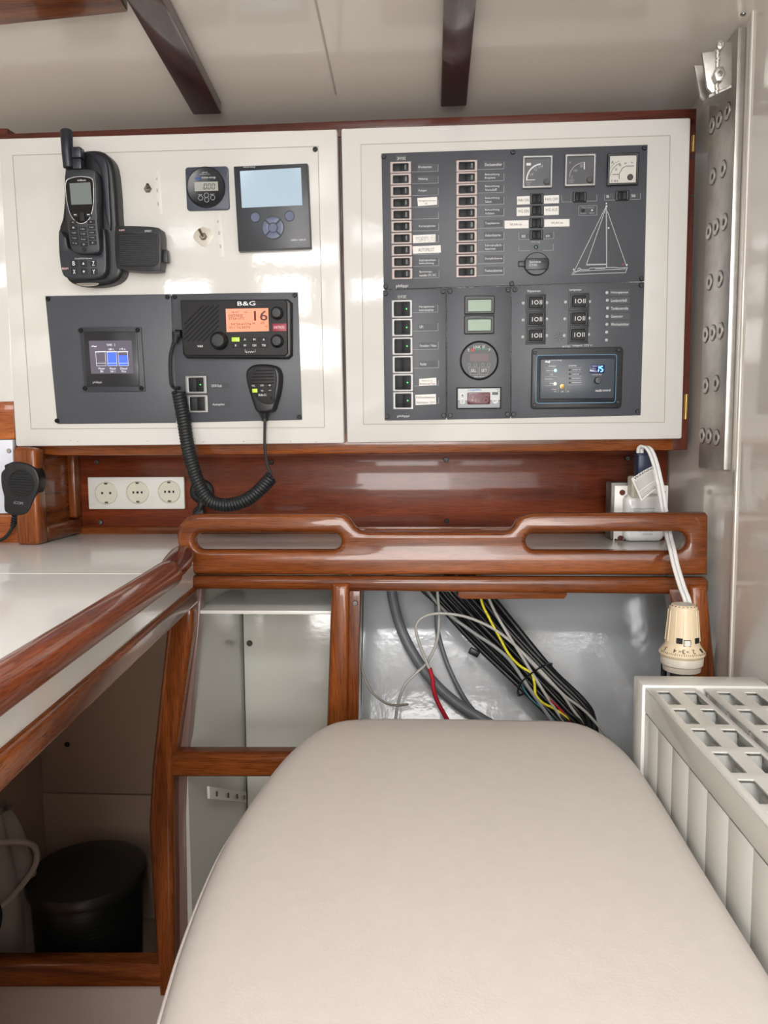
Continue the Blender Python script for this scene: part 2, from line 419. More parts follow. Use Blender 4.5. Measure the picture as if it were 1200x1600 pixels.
# small chips of lost paint along the lower door edge
g = G(); random.seed(3)
for i in range(26):
    px = random.choice([random.uniform(795, 905), random.uniform(860, 990), random.uniform(60, 520)]); a = F0.p(px, random.uniform(688.2, 690.6), 0)
    g.poly([(a[0]+random.uniform(.5, 2.2)*.0014*math.cos(t*1.05), a[1]+random.uniform(.2, .6)*.0009*math.sin(t*1.05)) for t in range(6)], 0, .0003)
g.build('paint_chips', mat('bare_wood_chip', (110, 85, 65), .7), dR, kind='stuff')
# ================================================================== back board of the niche
FB = Fr(600, 770, 1.52)
nb = thing('niche_back_board', 'long reddish mahogany board behind the worktop, under the white doors', 'panel', FB)
r = FB.rect(108, 700, 1040, 836); g = G(); g.box(r[0], WX_-.002-FB.o.x, r[2]+.001, r[3]+.03, -.018, 0, .001); g.build('board', WB, nb)
r = FB.rect(112, 823, 1036, 836, .007); g = G(); g.box(r[0], r[1]-.002, r[2]+.0015, r[3], 0, .007, .002); g.build('bottom_strip', WX, nb)
r = FB.rect(96, 700, 1036, 713, .007); g = G(); g.box(r[0], r[1]-.002, r[2], r[3]+.02, 0, .004, .001); g.build('top_strip', WB, nb)
for (sx, sy) in ((152, 722), (158, 816), (424, 722), (697, 718), (698, 814), (980, 716)):
    a = FB.p(sx, sy); g = G(); screw(g, a[0], a[1], 0.001, .0052); g.build('screw', STEELD if sx < 300 else SCREW, nb)
# side cheek at the left end of the niche
ck = thing('niche_side_cheek', 'thick mahogany end piece with a recessed side, left end of the niche', 'end panel', loc=(-.722, 1.45, .748))
g = G(); g.box(-.022, .003, -.105, .075, 0.002, .178, .003); g.build('core', WY, ck)
g = G(); g.box(-.024, .019, -.108, -.072, 0, .176, .007, 3); g.build('post', WZ, ck)
g = G(); g.box(.001, .019, -.07, .072, 0.002, .032, .006, 3); g.build('bottom_rail', WY, ck)
g = G(); g.box(.001, .019, .045, .072, .034, .178, .005, 3); g.build('back_post', WZ, ck)
# ================================================================== worktop
TZ = 0.748
T0 = V((-.386, 1.17)); T1 = V((-.333, .52)); dT = (T1-T0).normalized()
TE = T0+dT*1.25; TS = T0-dT*.10
wt = thing('worktop', 'L-shaped white laminate worktop under the wall cabinet', 'worktop', loc=(0, 0, TZ))
TC = T0-dT*.045
g = G(); g.plate([[(.440, 1.2515), (.440, 1.285), (WX_-.001, 1.33), (WX_-.001, 1.537), (-1.25, 1.537), (-1.25, TE.y), (TE.x-.014, TE.y), (TC.x-.014, TC.y), (-.392, 1.2515)]], -.02, 0, .001)
g.build('top', TOPW, wt)
g = G(); nv = V((-dT.y, dT.x)); nv = nv if nv.x > 0 else -nv
def strip(z0, z1, a, b, s=TS, e=TE):
    q = [s-nv*a, e-nv*a, e-nv*b, s-nv*b]; return [(p.x, p.y, z0) for p in q]+[(p.x, p.y, z1) for p in q]
g.hexa(strip(-.060, -.0205, .02, .0)); g.build('edge_apron', WHITE, wt, 'white upstand below the mahogany edge rail')
fp = atZ(0, 896, TZ).y
g = G(); g.box(-1.24, -.382, fp-.001, fp+.001, .0000, .0004); g.build('joint', mat('white_line', (245, 245, 240), .3), wt)  # thin white line across the worktop
# rails along the left wing of the worktop
er = thing('edge_rail', 'worn round mahogany rail running towards the viewer along the worktop edge', 'rail', loc=(T0.x, T0.y, TZ))
pts = []; n = 40
for i in range(n+1):
    t = i/n; p = V((0, 0))+dT*(1.15*t+.11)
    pts.append((p.x+nv.x*.008, p.y+nv.y*.008, -.003))
prof = []
for k in range(20):
    a = 2*math.pi*k/20; prof.append((math.cos(a)*.023, math.sin(a)*(.026 if math.sin(a) < 0 else .024)))
g = G(); g.tube([V(pts[0])+V((0, .012, 0)), V(pts[0])+V((0, .009, 0)), V(pts[0])+V((0, .004, 0))]+[V(p) for p in pts], [.008, .0145, .0185]+[.0198-.0014*min(1,k/12) for k in range(len(pts))], 22, upv=(0, 0, 1)); g.build('rail', wood('mahogany_worn', (158, 80, 42), (70, 32, 22), 1, .3, .5, .9, .9), er, smooth=60)
g = G(); A = atY(288, 866, 1.235)-V((T0.x, T0.y, TZ)); B = V((.014, -.115, -.006))
g.tube([A.lerp(B, t) for t in (0, .1, .3, .55, .8, 1)], [.014, .0185, .0205, .0195, .017, .012], 18, upv=(0, 0, 1)); g.build('corner_stub', wood('mahogany_stub', (116, 52, 36), (78, 32, 24), 1), er, 'darker turned mahogany piece joining the two rails', smooth=60)
lr = thing('lower_edge_rail', 'second mahogany rail under the white apron of the worktop', 'rail', loc=(T0.x, T0.y, TZ-.072))
s_ = V((0, 0))-dT*.085; e_ = dT*1.15
q = [s_-nv*.03, e_-nv*.03, e_+nv*.007, s_+nv*.007]
g = G(); g.hexa([(p.x, p.y, -.016) for p in q]+[(p.x, p.y, .016) for p in q], .008, 4); g.build('rail', WY, lr)
# ================================================================== fiddle rail board
YR = 1.25
FR = Fr(700, 860, YR)
fr_ = thing('fiddle_rail', 'mahogany fiddle rail board with two long grab slots on the worktop front', 'rail', FR)
out = [(305, 899), (297, 893), (291, 870), (281, 862), (276, 848), (275, 836), (280, 820), (289, 810), (302, 804.5), (320, 803.5), (523, 803.5), (535, 805), (545, 811), (555, 824), (563, 830), (575, 832), (785, 832), (795, 830.5), (803, 822), (808, 814), (817, 807), (830, 803.5), (845, 802.5), (1104, 801), (1108, 806), (1107, 899)]
def slot(x0, x1, y0, y1, r=12.5):
    o = []; ym = (y0+y1)/2; ry = (y1-y0)/2; rx = ry*1.05
    for i in range(13):
        a = math.radians(-90+180*i/12); o.append((x1-rx+rx*math.cos(a), ym+ry*math.sin(a)))
    for i in range(13):
        a = math.radians(90+180*i/12); o.append((x0+rx+rx*math.cos(a), ym+ry*math.sin(a)))
    return o
g = G(); g.plate([FR.ps(out), FR.ps(slot(302, 533, 833, 860.5)), FR.ps(slot(822, 1074, 831, 861))], -.030, 0, .008, 4)
g.build('board', WX, fr_, smooth=50)
r = FR.rect(296, 901, 1107, 922); g = G()
g.hexa([(r[0], r[2], -.02), (r[1], r[2]-.006, -.02), (r[1], r[3], -.02), (r[0], r[3], -.02), (r[0], r[2], .006), (r[1], r[2]-.006, .006), (r[1], r[3], .006), (r[0], r[3], .006)], .0085, 4)
g.build('lower_moulding', WX, fr_)
r = FR.rect(716, 924, 887, 937); g = G(); g.poly(FR.ps([(716, 920), (887, 920), (887, 931), (882, 937), (722, 937), (716, 933)])[::-1], -.03, -.004, .002); g.build('finger_pull', WX, fr_, 'short darker batten under the moulding')
# ================================================================== face frame of the base cabinet
YF = 1.235
FF = Fr(400, 1100, YF)
bc = thing('base_cabinet', 'open-fronted base cabinet with a rounded mahogany face frame', 'cabinet', FF)
def member(pts, name, m, z0=-.035, z1=0.0, b=.010, label=None):
    g = G(); g.poly(FF.ps(pts)[::-1], z0, z1, b, 4); return g.build(name, m, bc, label)
member([(262, 960), (302, 925), (300, 985), (270, 1200), (269, 1290), (271, 1400), (272, 1560), (248, 1560), (237, 1400), (231, 1290), (236, 1200)], 'post', WY, label='cranked mahogany corner post')
g = G(); q = FF.ps([(290, 930), (306, 925), (284, 1180), (280, 1290), (285, 1560), (262, 1560), (258, 1290)]); g.poly(q[::-1], -.06, -.033, .001); g.build('post_lining', mat('varnish_reflection_mauve', (128, 104, 98), .25, coat=.4), bc)  # mauve colour holds the reflection on the varnished post side
member([(517, 912), (546, 912), (543, 1160), (509, 1160)], 'post', WY)
member([(543, 925), (562, 925), (558, 1160), (540, 1160)], 'inner_stile', WY, -.05, -.012, .002)
member([(262, 1178), (640, 1178), (640, 1217), (262, 1217)], 'cross_rail', WX, -.03, -.001, .011)
member([(-90, 1506), (262, 1506), (262, 1546), (-90, 1546)], 'bottom_rail', WX, -.03, -.001, .009)
member([(1078, 915), (1106, 915), (1119.5, 1060), (1119.5, 1450), (1090, 1450), (1085, 1060)], 'leg', WY, -.035, 0, .008, 'splayed mahogany leg beside the right bulkhead')
member([(1048, 922), (1080, 922), (1098, 1060), (1054, 960)], 'bracket', WY, -.04, -.008, .002)
a = FF.p(555, 942, -.012); g = G(); screw(g, a[0], a[1], -.012, .0045); g.build('screw', STEELD, bc)
bot = atY(600, 1545, YF).z
g = G(); x0 = atY(-120, 1545, YF).x; a = FF.local((x0, YF, bot)); 
g.box(x0-FF.o.x, WX_-FF.o.x-.002, -.359-FF.o.z, bot-FF.o.z, -.04, -.018); g.build('plinth', mat('plinth_paint', (196, 184, 176), .35), bc, 'off-white plinth panel')
def _f(x, Y, z): a = FF.local((x, Y, z)); return (a.x, a.y, a.z)
# linings (world coordinates through the same frame)
def lin_box(x0, x1, Y0, Y1, z0, z1, name, m=LINER, b=.0008, label=None):
    g = G(); o = FF.o; g.box(x0-o.x, x1-o.x, z0-o.z, z1-o.z, -(Y1-o.y), -(Y0-o.y), b); return g.build(name, m, bc, label)
ZT = TZ-.0215
zl = atY(300, 1238, 1.6).z
LOCK = mat('corner_locker_brown', (176, 152, 134), .3)  # browner and darker than the other locker linings
lin_box(-.372, -.1435, 1.50, 1.512, -.12, ZT, 'back_lining')
g = G(); ta = math.tan(math.radians(21)); yt_ = 1.535; yb_ = yt_-(ZT+.03)*ta
g.hexa([_f(-.1280, yb_, -.03), _f(WX_-.003, yb_, -.03), _f(WX_-.003, yb_+.012, -.03), _f(-.1280, yb_+.012, -.03), _f(-.1280, yt_, ZT), _f(WX_-.003, yt_, ZT), _f(WX_-.003, yt_+.012, ZT), _f(-.1280, yt_+.012, ZT)]); g.build('back_lining', mat('locker_liner_grey', (182, 186, 190), .14, coat=.4, bump=(60, .3)), bc, 'sloping grey-white lining behind the cables')
lin_box(-.1425, -.1285, 1.275, 1.499, -.12, ZT, 'partition')
g = G(); o = FF.o
def _f(x, Y, z): a = FF.local((x, Y, z)); return (a.x, a.y, a.z)
g.hexa([_f(-.430, 1.272, -.12), _f(-.420, 1.272, -.12), _f(-.374, 1.499, -.12), _f(-.385, 1.58, -.12), _f(-.430, 1.272, ZT), _f(-.420, 1.272, ZT), _f(-.374, 1.499, ZT), _f(-.385, 1.58, ZT)]); g.build('partition', LINER, bc)
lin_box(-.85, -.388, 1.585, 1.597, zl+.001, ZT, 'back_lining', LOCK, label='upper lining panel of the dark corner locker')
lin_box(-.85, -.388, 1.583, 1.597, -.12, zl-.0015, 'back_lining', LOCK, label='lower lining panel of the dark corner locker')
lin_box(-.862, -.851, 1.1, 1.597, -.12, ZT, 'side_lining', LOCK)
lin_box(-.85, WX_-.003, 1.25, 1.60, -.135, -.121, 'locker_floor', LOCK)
zb = atY(400, 957, 1.272).z
g = G(); g.hexa([_f(-.41, 1.272, zb-.003), _f(-.1445, 1.272, zb-.003), _f(-.1445, 1.498, zb-.003), _f(-.373, 1.498, zb-.003), _f(-.41, 1.272, zb+.003), _f(-.1445, 1.272, zb+.003), _f(-.1445, 1.498, zb+.003), _f(-.373, 1.498, zb+.003)], .0008); g.build('shelf', PLW, bc, 'thin white shelf high in the middle locker')
ha, hb = atY(279, 1237, 1.285).z, atY(366, 1245, 1.48).z
g = G(); g.hexa([_f(-.391, 1.285, ha-.012), _f(-.386, 1.285, ha-.012), _f(-.369, 1.48, hb-.012), _f(-.374, 1.48, hb-.012), _f(-.391, 1.285, ha+.011), _f(-.386, 1.285, ha+.011), _f(-.369, 1.48, hb+.011), _f(-.374, 1.48, hb+.011)], .0008); g.build('hook_batten', PLW, bc)
g = G()
for t_ in (.15, .45, .7, .92):
    a = FF.local((-.386+.017*t_, 1.285+.195*t_, ha+(hb-ha)*t_)); g.box(a.x, a.x+.003, a.y-.006, a.y+.003, a.z-.0008, a.z+.0008)
g.build('hook', STEELD, bc, kind='stuff')
for (sx, sy, Y) in ((390, 1005, 1.499), (579, 968, 1.505), (105, 1163, 1.584), (376, 1247, 1.499)):
    g = G(); f2 = FF.local(atY(sx, sy, Y)); screw(g, f2.x, f2.y, f2.z, .0062); g.build('screw', STEELD, bc)

g = G(); a = FF.local((-1.2, .46, -.1)); b = FF.local((-.348, .475, ZT-.075)); g.box(a.x, b.x, a.y, b.y, b.z, a.z, .001); g.build('light_block_panel', WB, bc)  # added panel out of view, blocks light to darken the corner locker
# ================================================================== helpers for instruments on the doors
def plq(parent, fr, pts, z0, z1, b, name, m, label=None):
    g = pquad(fr, pts, z0, z1, b); return g.build(name, m, parent, label)
def bx(parent, fr, r, z0, z1, b, name, m, label=None, seg=2):
    a = fr.rect(*r, z1); g = G(); g.box(a[0], a[1], a[2], a[3], z0, z1, b, seg); return g.build(name, m, parent, label)
def rr(parent, fr, r, z0, z1, rad, b, name, m, label=None):
    a = fr.rect(*r, z1); g = G(); g.poly(rrect(*a, rad), z0, z1, b); return g.build(name, m, parent, label)
def tx(parent, fr, items, z, m=None, name='lettering', bold=.02):
    g = G()
    for it in items:
        s, r = it[0], it[1:5]; a = fr.rect(*r, z); g.text(s, *a, z=z, bold=bold)
    return g.build(name, m or INK, parent)
def lines(parent, fr, segs, z, wd, m, name='printed_line'):
    g = G()
    for sg in segs:
        P = [V(p) for p in fr.ps(sg, z)]
        for a, b in zip(P, P[1:]):
            d = (b-a).normalized(); n = V((-d.y, d.x))*wd/2
            g.hexa([(*(a-n), z-.0001), (*(b-n), z-.0001), (*(b+n), z-.0001), (*(a+n), z-.0001), (*(a-n), z), (*(b-n), z), (*(b+n), z), (*(a+n), z)])
    o = g.build(name, m, parent)
    if len(segs) > 1: o['kind'] = 'stuff'
    return o
def panel_screws(parent, fr, pts, z, r=.0042):
    first = None
    for sx, sy in pts:
        a = fr.p(sx, sy, z)
        if first is None:
            g = G(); screw(g, 0, 0, 0, r); first = g.build('screw', SCREW, parent); o = first
        else: o = dup(first)
        o.location = (a[0], a[1], z)
PT = 0.0028                                       # panel thickness
LED_G = mat('green_lamp', (60, 190, 90), .3, emit=(70, 230, 110), estr=0.9)
LED_OFF = mat('unlit_lamp', (22, 48, 34), .3)
LEDW = mat('lamp_lens', (196, 200, 196), .25)
g = pquad(F0, [(599.5, 241), (1009, 229), (999, 647), (602, 655)], .0001, .0007); g.build('gap_shade_backing', BLKM, dR)  # added dark sheet, puts shade into the gaps between the panels
g = pquad(F0, [(73, 465), (463, 459), (470, 655), (91, 660)], .0001, .0007); g.build('gap_shade_backing', BLKM, dL)  # same added gap shade on the left door
# ------------------------------------------------------------------ upper switch panel
U = Fr(800, 340)
up = thing('switch_panel', 'large upper anthracite switch panel with rows of slim rocker switches and a boat outline', 'switch panel', U)
plq(up, U, [(596, 239.5), (1012, 226), (1007, 439.5), (599.5, 452)], 0.0008, PT, .0006, 'faceplate', PAN)
panel_screws(up, U, [(599.5, 244.5), (801.5, 237.5), (1007, 231), (1002.5, 435), (799.5, 443), (602.5, 447.5)], PT)
def ring_box(g, w, h, t, z0, z1, b, iw=None, ih=None, sl=.0015):   # bevelled bezel with a hole
    iw = iw or w-2*t; ih = ih or h-2*t
    o = rrect(-w/2, w/2, -h/2, h/2, .0012, 2); i = rrect(-iw/2, iw/2, -ih/2, ih/2, .0012, 2)
    g.plate([o, i], z0, z1, b, 2)
def make_rocker(parent, w, h, iw, ih, bez, m_bez, lamp, tilt=1):
    g = G(); ring_box(g, w, h, 0, 0, .0030, .0012, iw, ih); bz = g.build(bez, m_bez, parent)
    g = G(); x0, x1 = -iw/2+.0002, iw/2-.0002; y0, y1 = -ih/2+.0002, ih/2-.0002
    hi, lo = (.0036, .0024) if tilt > 0 else (.0024, .0036)
    g.hexa([(x0, y0, 0), (0, y0, 0), (0, y1, 0), (x0, y1, 0), (x0, y0, lo), (0, y0, .0022), (0, y1, .0022), (x0, y1, lo)], .0002)
    g.hexa([(0, y0, 0), (x1, y0, 0), (x1, y1, 0), (0, y1, 0), (0, y0, .0022), (x1, y0, hi), (x1, y1, hi), (0, y1, .0022)], .0002)
    g.build('rocker', mat('rocker_black', (17, 20, 24), .5, spec=.3), bz)
    if lamp:
        g = G(); a = iw*.30
        zz = .0022+(hi-.0022)*(a/(iw/2))
        if lamp == 'dot': g.lathe([(.0015, 0), (.0012, .0006), (0, .0008)], 10, Matrix.Translation((a, 0, zz-.0001)))
        else: g.box(a-.0008, a+.0026, -ih*.33, ih*.33, zz-.0004, zz+.0002)
        g.build('indicator_lamp', LED_G if lamp == 'dot' else LED_OFF, bz)
    return bz
cols = [([(626+.27*i, 262+18.46*i) for i in range(10)]), ([(729.3-.05*i, 259.6+18.4*i) for i in range(10)])]
sw0 = {}
wS = U.len(626, 262, 33.5); hS = U.len(626, 262, 17.6)
for c, lst in enumerate(cols):
    for i, (x, y) in enumerate(lst):
        key = (c == 1 and i not in (2, 3, 4)) or (c == 0 and i == 1)
        if key not in sw0: sw0[key] = make_rocker(up, wS, hS, wS*.71, hS*.62, 'rocker_switch', SILV, 'bar', -1 if key else 1); o = sw0[key]
        else: o = dup(sw0[key])
        a = U.p(x, y, PT); o.location = (a[0], a[1], PT)
L1 = ['Druckpumpe', 'Heizung', 'Pumpen', None, None, 'Kartenplotter', None, None, 'Instrumenten-\nbeleuchtung', 'Spannungs-\nwandler DC-DC']
L2 = ['Decksstrahler', 'Beleuchtung\nEssplatz', 'Beleuchtung\nVorschiff', 'Beleuchtung\nSalon', 'Beleuchtung\nAchtern', 'Topplaterne', 'Ankerlaterne', 'Fahrtdreifarb-\nlaternen', 'Dampferlaterne', 'Positionslaternen']
def label_plate(parent, fr, x0, y0, x1, y1, s, z, txt=INK):
    lp = bx(parent, fr, (x0, y0, x1, y1), z-.0004, z+.0004, 0, 'label_plate', LABG)
    if s:
        L = s.split('\n'); n = len(L); h = (y1-y0); it = []
        for k, t in enumerate(L):
            ww = min(x1-x0-3, len(t)*2.05); hh = 4.4 if n == 1 else 3.9
            yc = y0+h*(k+.5)/n if n > 1 else (y0+y1)/2
            it.append((t, x0+1.8, yc-hh/2, x0+1.8+ww, yc+hh/2))
        tx(lp, fr, it, z+.0006, txt)
    return lp
sg = []
for i in range(10):
    x, y = cols[0][i]; s = L1[i]; xo = .15*i
    if s: label_plate(up, U, 652+xo, y-6, 683+xo, y+4.4, s, PT)
    sg.append([(x+17, y+6.7), (684.6+xo, y+5.4), (684.6+xo, y-5)])
    x, y = cols[1][i]; label_plate(up, U, 756, y-8, 786, y+2.8, L2[i], PT)
    sg.append([(x+17, y+5.5), (787.4, y+4.0), (787.4, y-7)])
lines(up, U, sg, PT+.0002, .0006, INKD)
label_plate(up, U, 619, 242.8, 635, 252, '24 V DC', PT)
tx(up, U, [('philippi', 619, 446.5-2.5, 637.5, 450.4)], PT+.0003, INK, bold=.03)
def sticker(parent, fr, pts, items, z, ink=INKB, m=PAPER, bold=.01, name='paper_sticker'):
    g = pquad(fr, pts, z-.0003, z+.0004); o = g.build(name, m, parent)
    if items: tx(o, fr, items, z+.0006, ink, bold=bold)
    return o
sticker(up, U, [(652, 309.5), (683, 307.5), (683, 320), (653, 322)], [('Navigationslampe', 654, 312.2, 681, 315.2), ('DC', 664, 316.8, 668, 319.4)], PT)
sticker(up, U, [(645, 367.5), (680.5, 366), (680.5, 378.5), (645.5, 380)], [('MODEM', 651, 369.8, 669, 375.4)], PT, INKD)
g = G(); random.seed(5)
for i in range(60):
    a = U.p(random.uniform(648, 680), random.uniform(368, 378), PT+.0008); g.cyl(a[0], a[1], PT+.0006, PT+.0009, random.uniform(.0002, .0006), 6)
g.build('ink_speckles', mat('speckle_grey', (130, 130, 132), .6), up, kind='stuff')
sticker(up, U, [(644.5, 385), (688.5, 383), (689, 394.5), (645.5, 396.5)], [('AUTOPILOT', 653.5, 387.5, 678.5, 392.8)], PT, mat('grey_ink', (80, 80, 84), .6))
for (x0, y0, x1, y1, xs, s, tb) in ((807.8, 306.2, 828, 319, 828, 'FAN ON', (809, 310.5, 826.5, 315)), (849.8, 304.8, 873.4, 317.3, 0, 'FAN OFF', (852, 309, 872, 313.6)), (807.2, 323.6, 828, 336.8, 0, 'WG EIN', (809, 327.5, 826.2, 332.4)), (850, 322, 873, 335.4, 0, 'WG AUS', (852, 325.4, 871, 330)), (788.6, 344, 826, 356.4, 0, 'WLAN aus', (796.5, 349, 815.5, 352.3)), (850.6, 342, 889.8, 353.6, 0, 'WLAN ein', (861, 346.3, 880, 349.8))):
    sticker(up, U, [(x0, y0+.8), (x1, y0), (x1, y1), (x0, y1+.8)], [(s, *tb)], PT, INKB if 'WLAN' in s or 'ON' in s else mat('grey_ink', (80, 80, 84), .6), bold=.025)
sr = None
wR = U.len(838, 310, 21); hR = U.len(838, 310, 15.2)
for (x, y) in ((838.5, 310.6), (838.4, 329), (838, 348.6), (838, 367), (905.5, 308.2), (972, 306)):
    if sr is None: sr = make_rocker(up, wR, hR, wR*.62, hR*.74, 'small_rocker_switch', BLK, None, 1); o = sr
    else: o = dup(sr)
    a = U.p(x, y, PT); o.location = (a[0], a[1], PT)
lines(up, U, [[(810.5, 363), (810.5, 374), (828, 373.6)], [(848, 373.3), (865, 372.8), (865, 362)], [(810.5, 383), (810.5, 392), (828, 391.6)], [(848, 391.3), (864.5, 391), (864.5, 381)],
              [(877.5, 305), (878, 315.8), (895, 315.2)], [(916, 314.3), (932.5, 314), (932.5, 304)], [(944.5, 304), (944.5, 313), (962, 312.5)], [(984, 311.7), (1000.5, 311.3), (1000.8, 302)],
              [(904.5, 322), (932.8, 321), (932.8, 336), (904, 336.8), (904.5, 322)]], PT+.0002, .0005, INKD)
label_plate(up, U, 813, 365.5, 826.5, 372.5, 'aus', PT); label_plate(up, U, 851, 364.7, 863.5, 371.8, 'ein', PT)
label_plate(up, U, 946, 302.5, 960.5, 311.3, 'Bb', PT); label_plate(up, U, 985, 301.3, 999.5, 310, 'Stb', PT)
tx(up, U, [('Heizung', 830.5, 376, 843.5, 380.2), ('Unit control', 909, 322.8, 928, 325.6), ('Reset', 907, 332, 916, 334.4), ('Alarm', 921, 331.6, 929, 334)], PT+.0003, INKD)
a = U.p(837.6, 386, PT); g = G(); g.lathe([(.0038, 0), (.0034, .0012), (.0026, .0014), (.0022, .0024), (0, .0030)], 14, Matrix.Translation((a[0], a[1], PT))); g.build('indicator_lamp', mat('dark_green_lamp', (36, 70, 58), .2), up)
a = U.p(911, 328.8, PT); g = G(); g.cyl(a[0], a[1], PT, PT+.0014, .0030, 14, .0003); g.build('push_button', BLKM, up)
g = G(); 
for (x, y, r) in ((925, 328.5, .0016), (947.5, 322.2, .0016), (947.3, 318, .0012), (950.8, 356.3, .0015), (896.2, 421, .0013), (979.5, 413.8, .0014)):
    a = U.p(x, y, PT); g.cyl(a[0], a[1], PT, PT+.0006, r, 10)
g.build('lamp_dots', LEDW, up, kind='stuff')
a = U.p(973.5, 413.4, PT); g = G(); g.cyl(a[0], a[1], PT, PT+.0007, .0018, 10); g.build('stern_lamp', mat('red_lamp', (120, 30, 40), .4), up)
lines(up, U, [[(947.2, 322), (899, 420), (894.5, 427.6)], [(947, 324), (916.6, 412.2)], [(949, 330), (979, 416)], [(916, 413), (947, 412.4)], [(916, 414.2), (947, 413.6)],
              [(893, 429), (978, 425.8)], [(896, 427.5), (905, 421.5), (920, 421.2), (922, 418.8), (960, 417.6), (968, 418.6), (979, 418)], [(897, 424), (978, 420)], [(977.5, 425.5), (980.5, 417.2)],
              [(902, 420.5), (905, 418.5), (908, 420.6)], [(930, 419.8), (946, 419.4)]], PT+.0002, .0006, INK, 'boat_outline')
lines(up, U, [[(947.3, 322), (948, 417.5)]], PT+.0002, .0018, INKD, 'mast_line')
# socket with a lid
a = U.p(837.8, 413, PT); rs = U.len(837, 413, 39)/2
cp = G(); cp.cyl(0, 0, 0, .006, rs, 32, .0015, M=Matrix.Translation((a[0], a[1], PT)) @ Matrix.Diagonal((1, .9, 1, 1))); cp = cp.build('socket_lid', BLKN, up, 'round lid over the 12 V socket')
g = G(); g.box(a[0]-rs*.92, a[0]+rs*.92, a[1]-.010, a[1]+.009, PT+.005, PT+.0078, .001); g.build('lid_grip', BLKN, cp)
r = U.rect(809.5, 408.5, 819.5, 417, PT); g = G(); g.box(r[0], r[1]+.002, r[2], r[3], PT, PT+.005, .001); g.build('hinge_tab', BLK, cp)
tx(cp, U, [('Steckdose', 827, 407, 845, 410.8), ('12 V DC', 827, 412, 839.5, 415.6)], PT+.0079)
# three gauges
def gauge(x0, y0, x1, y1, mb, md, label):
    a = U.rect(x0, y0, x1, y1, PT); t = .0042
    g = G(); g.plate([rrect(a[0], a[1], a[2], a[3], .0012, 2), rrect(a[0]+t*.9, a[1]-t*.9, a[2]+t*.9, a[3]-t*.9, .0008, 2)], PT, PT+.006, .0012)
    o = g.build('gauge', mb, up, label); o['kind'] = 'part' ; del o['kind']
    g = G(); g.box(a[0]+t*.8, a[1]-t*.8, a[2]+t*.8, a[3]-t*.8, PT, PT+.003); g.build('dial', md, o)
    return o
def arc(cx, cy, r, a0, a1, n=12): return [(cx+r*math.cos(math.radians(a0+(a1-a0)*i/n)), cy-r*math.sin(math.radians(a0+(a1-a0)*i/n))) for i in range(n+1)]
GD = mat('gauge_dial_dark', (56, 60, 66), .35)
GZ = PT+.0034
g1 = gauge(816, 244.2, 862.8, 295, GREYM, GD, 'tank level gauge with a white quarter arc')
lines(g1, U, [arc(848, 281, 25, 97, 182)], GZ, .0022, INK, 'scale_arc')
lines(g1, U, [[(822, 281.5), (836, 280.8)]], GZ, .0012, INK, 'needle')
tx(g1, U, [('1/4', 827.5, 270, 833, 274.6), ('1/2', 834, 261.5, 839, 267), ('3/4', 841, 257.5, 848, 262.8), ('Wasser', 822, 283.5, 831, 286), ('TANK', 822, 287, 828.5, 289.6)], GZ, INKD)
a = U.rect(822.5, 254.5, 829.5, 258.6, GZ); g = G(); g.box(*a, GZ-.0002, GZ); g.build('tank_symbol', INK, g1)
g2 = gauge(882, 241.8, 930, 292, GREYM, mat('gauge_dial_black', (40, 42, 47), .3), 'voltage gauge with a black dial')
lines(g2, U, [arc(913, 277, 23, 95, 180)], GZ, .0011, INKD, 'scale_arc')
lines(g2, U, [[(912.8, 253), (913.2, 264.5)]], GZ, .0018, INK, 'needle')
tx(g2, U, [('V', 889.5, 252, 892.5, 256), ('100', 896.5, 264.5, 902, 268.5), ('200', 906, 256.5, 911, 261.5), ('0', 892.6, 274, 894.5, 279), ('LANDSTR', 888.5, 280.4, 897, 282.7), ('V AC', 888.5, 283.5, 896, 286)], GZ, INKD)
g3 = gauge(948, 240.4, 996.8, 290.6, BLK, mat('gauge_dial_white', (205, 203, 196), .4), 'ammeter gauge with a white dial')
lines(g3, U, [arc(976, 276, 22, 108, 178)], GZ, .0007, INKB, 'scale_arc')
lines(g3, U, [arc(976, 276, 26, 108, 178)], GZ, .0004, INKB, 'scale_arc')
lines(g3, U, [[(957, 272.6), (967, 272.3)], [(967.5, 280), (967.5, 272), (972, 263), (978, 259.6), (991, 259)]], GZ, .0008, INKB, 'needle')
tx(g3, U, [('A', 955.3, 251, 959, 255.8), ('20', 961, 262.5, 964.2, 266.5), ('40', 967, 256, 970.5, 260), ('60', 975.5, 253.5, 979, 256.5), ('80', 986, 252.5, 989, 255), ('0 - 40 A', 955, 280.8, 966, 284.4)], GZ, INKB)
for o, x, y in ((g1, 853.8, 283.8), (g2, 921, 281), (g3, 984.6, 276.8)):
    a = U.p(x, y, GZ); g = G(); g.cyl(a[0], a[1], PT+.003, PT+.0052, .0048, 18, .0006); g.build('adjuster', BLK, o)
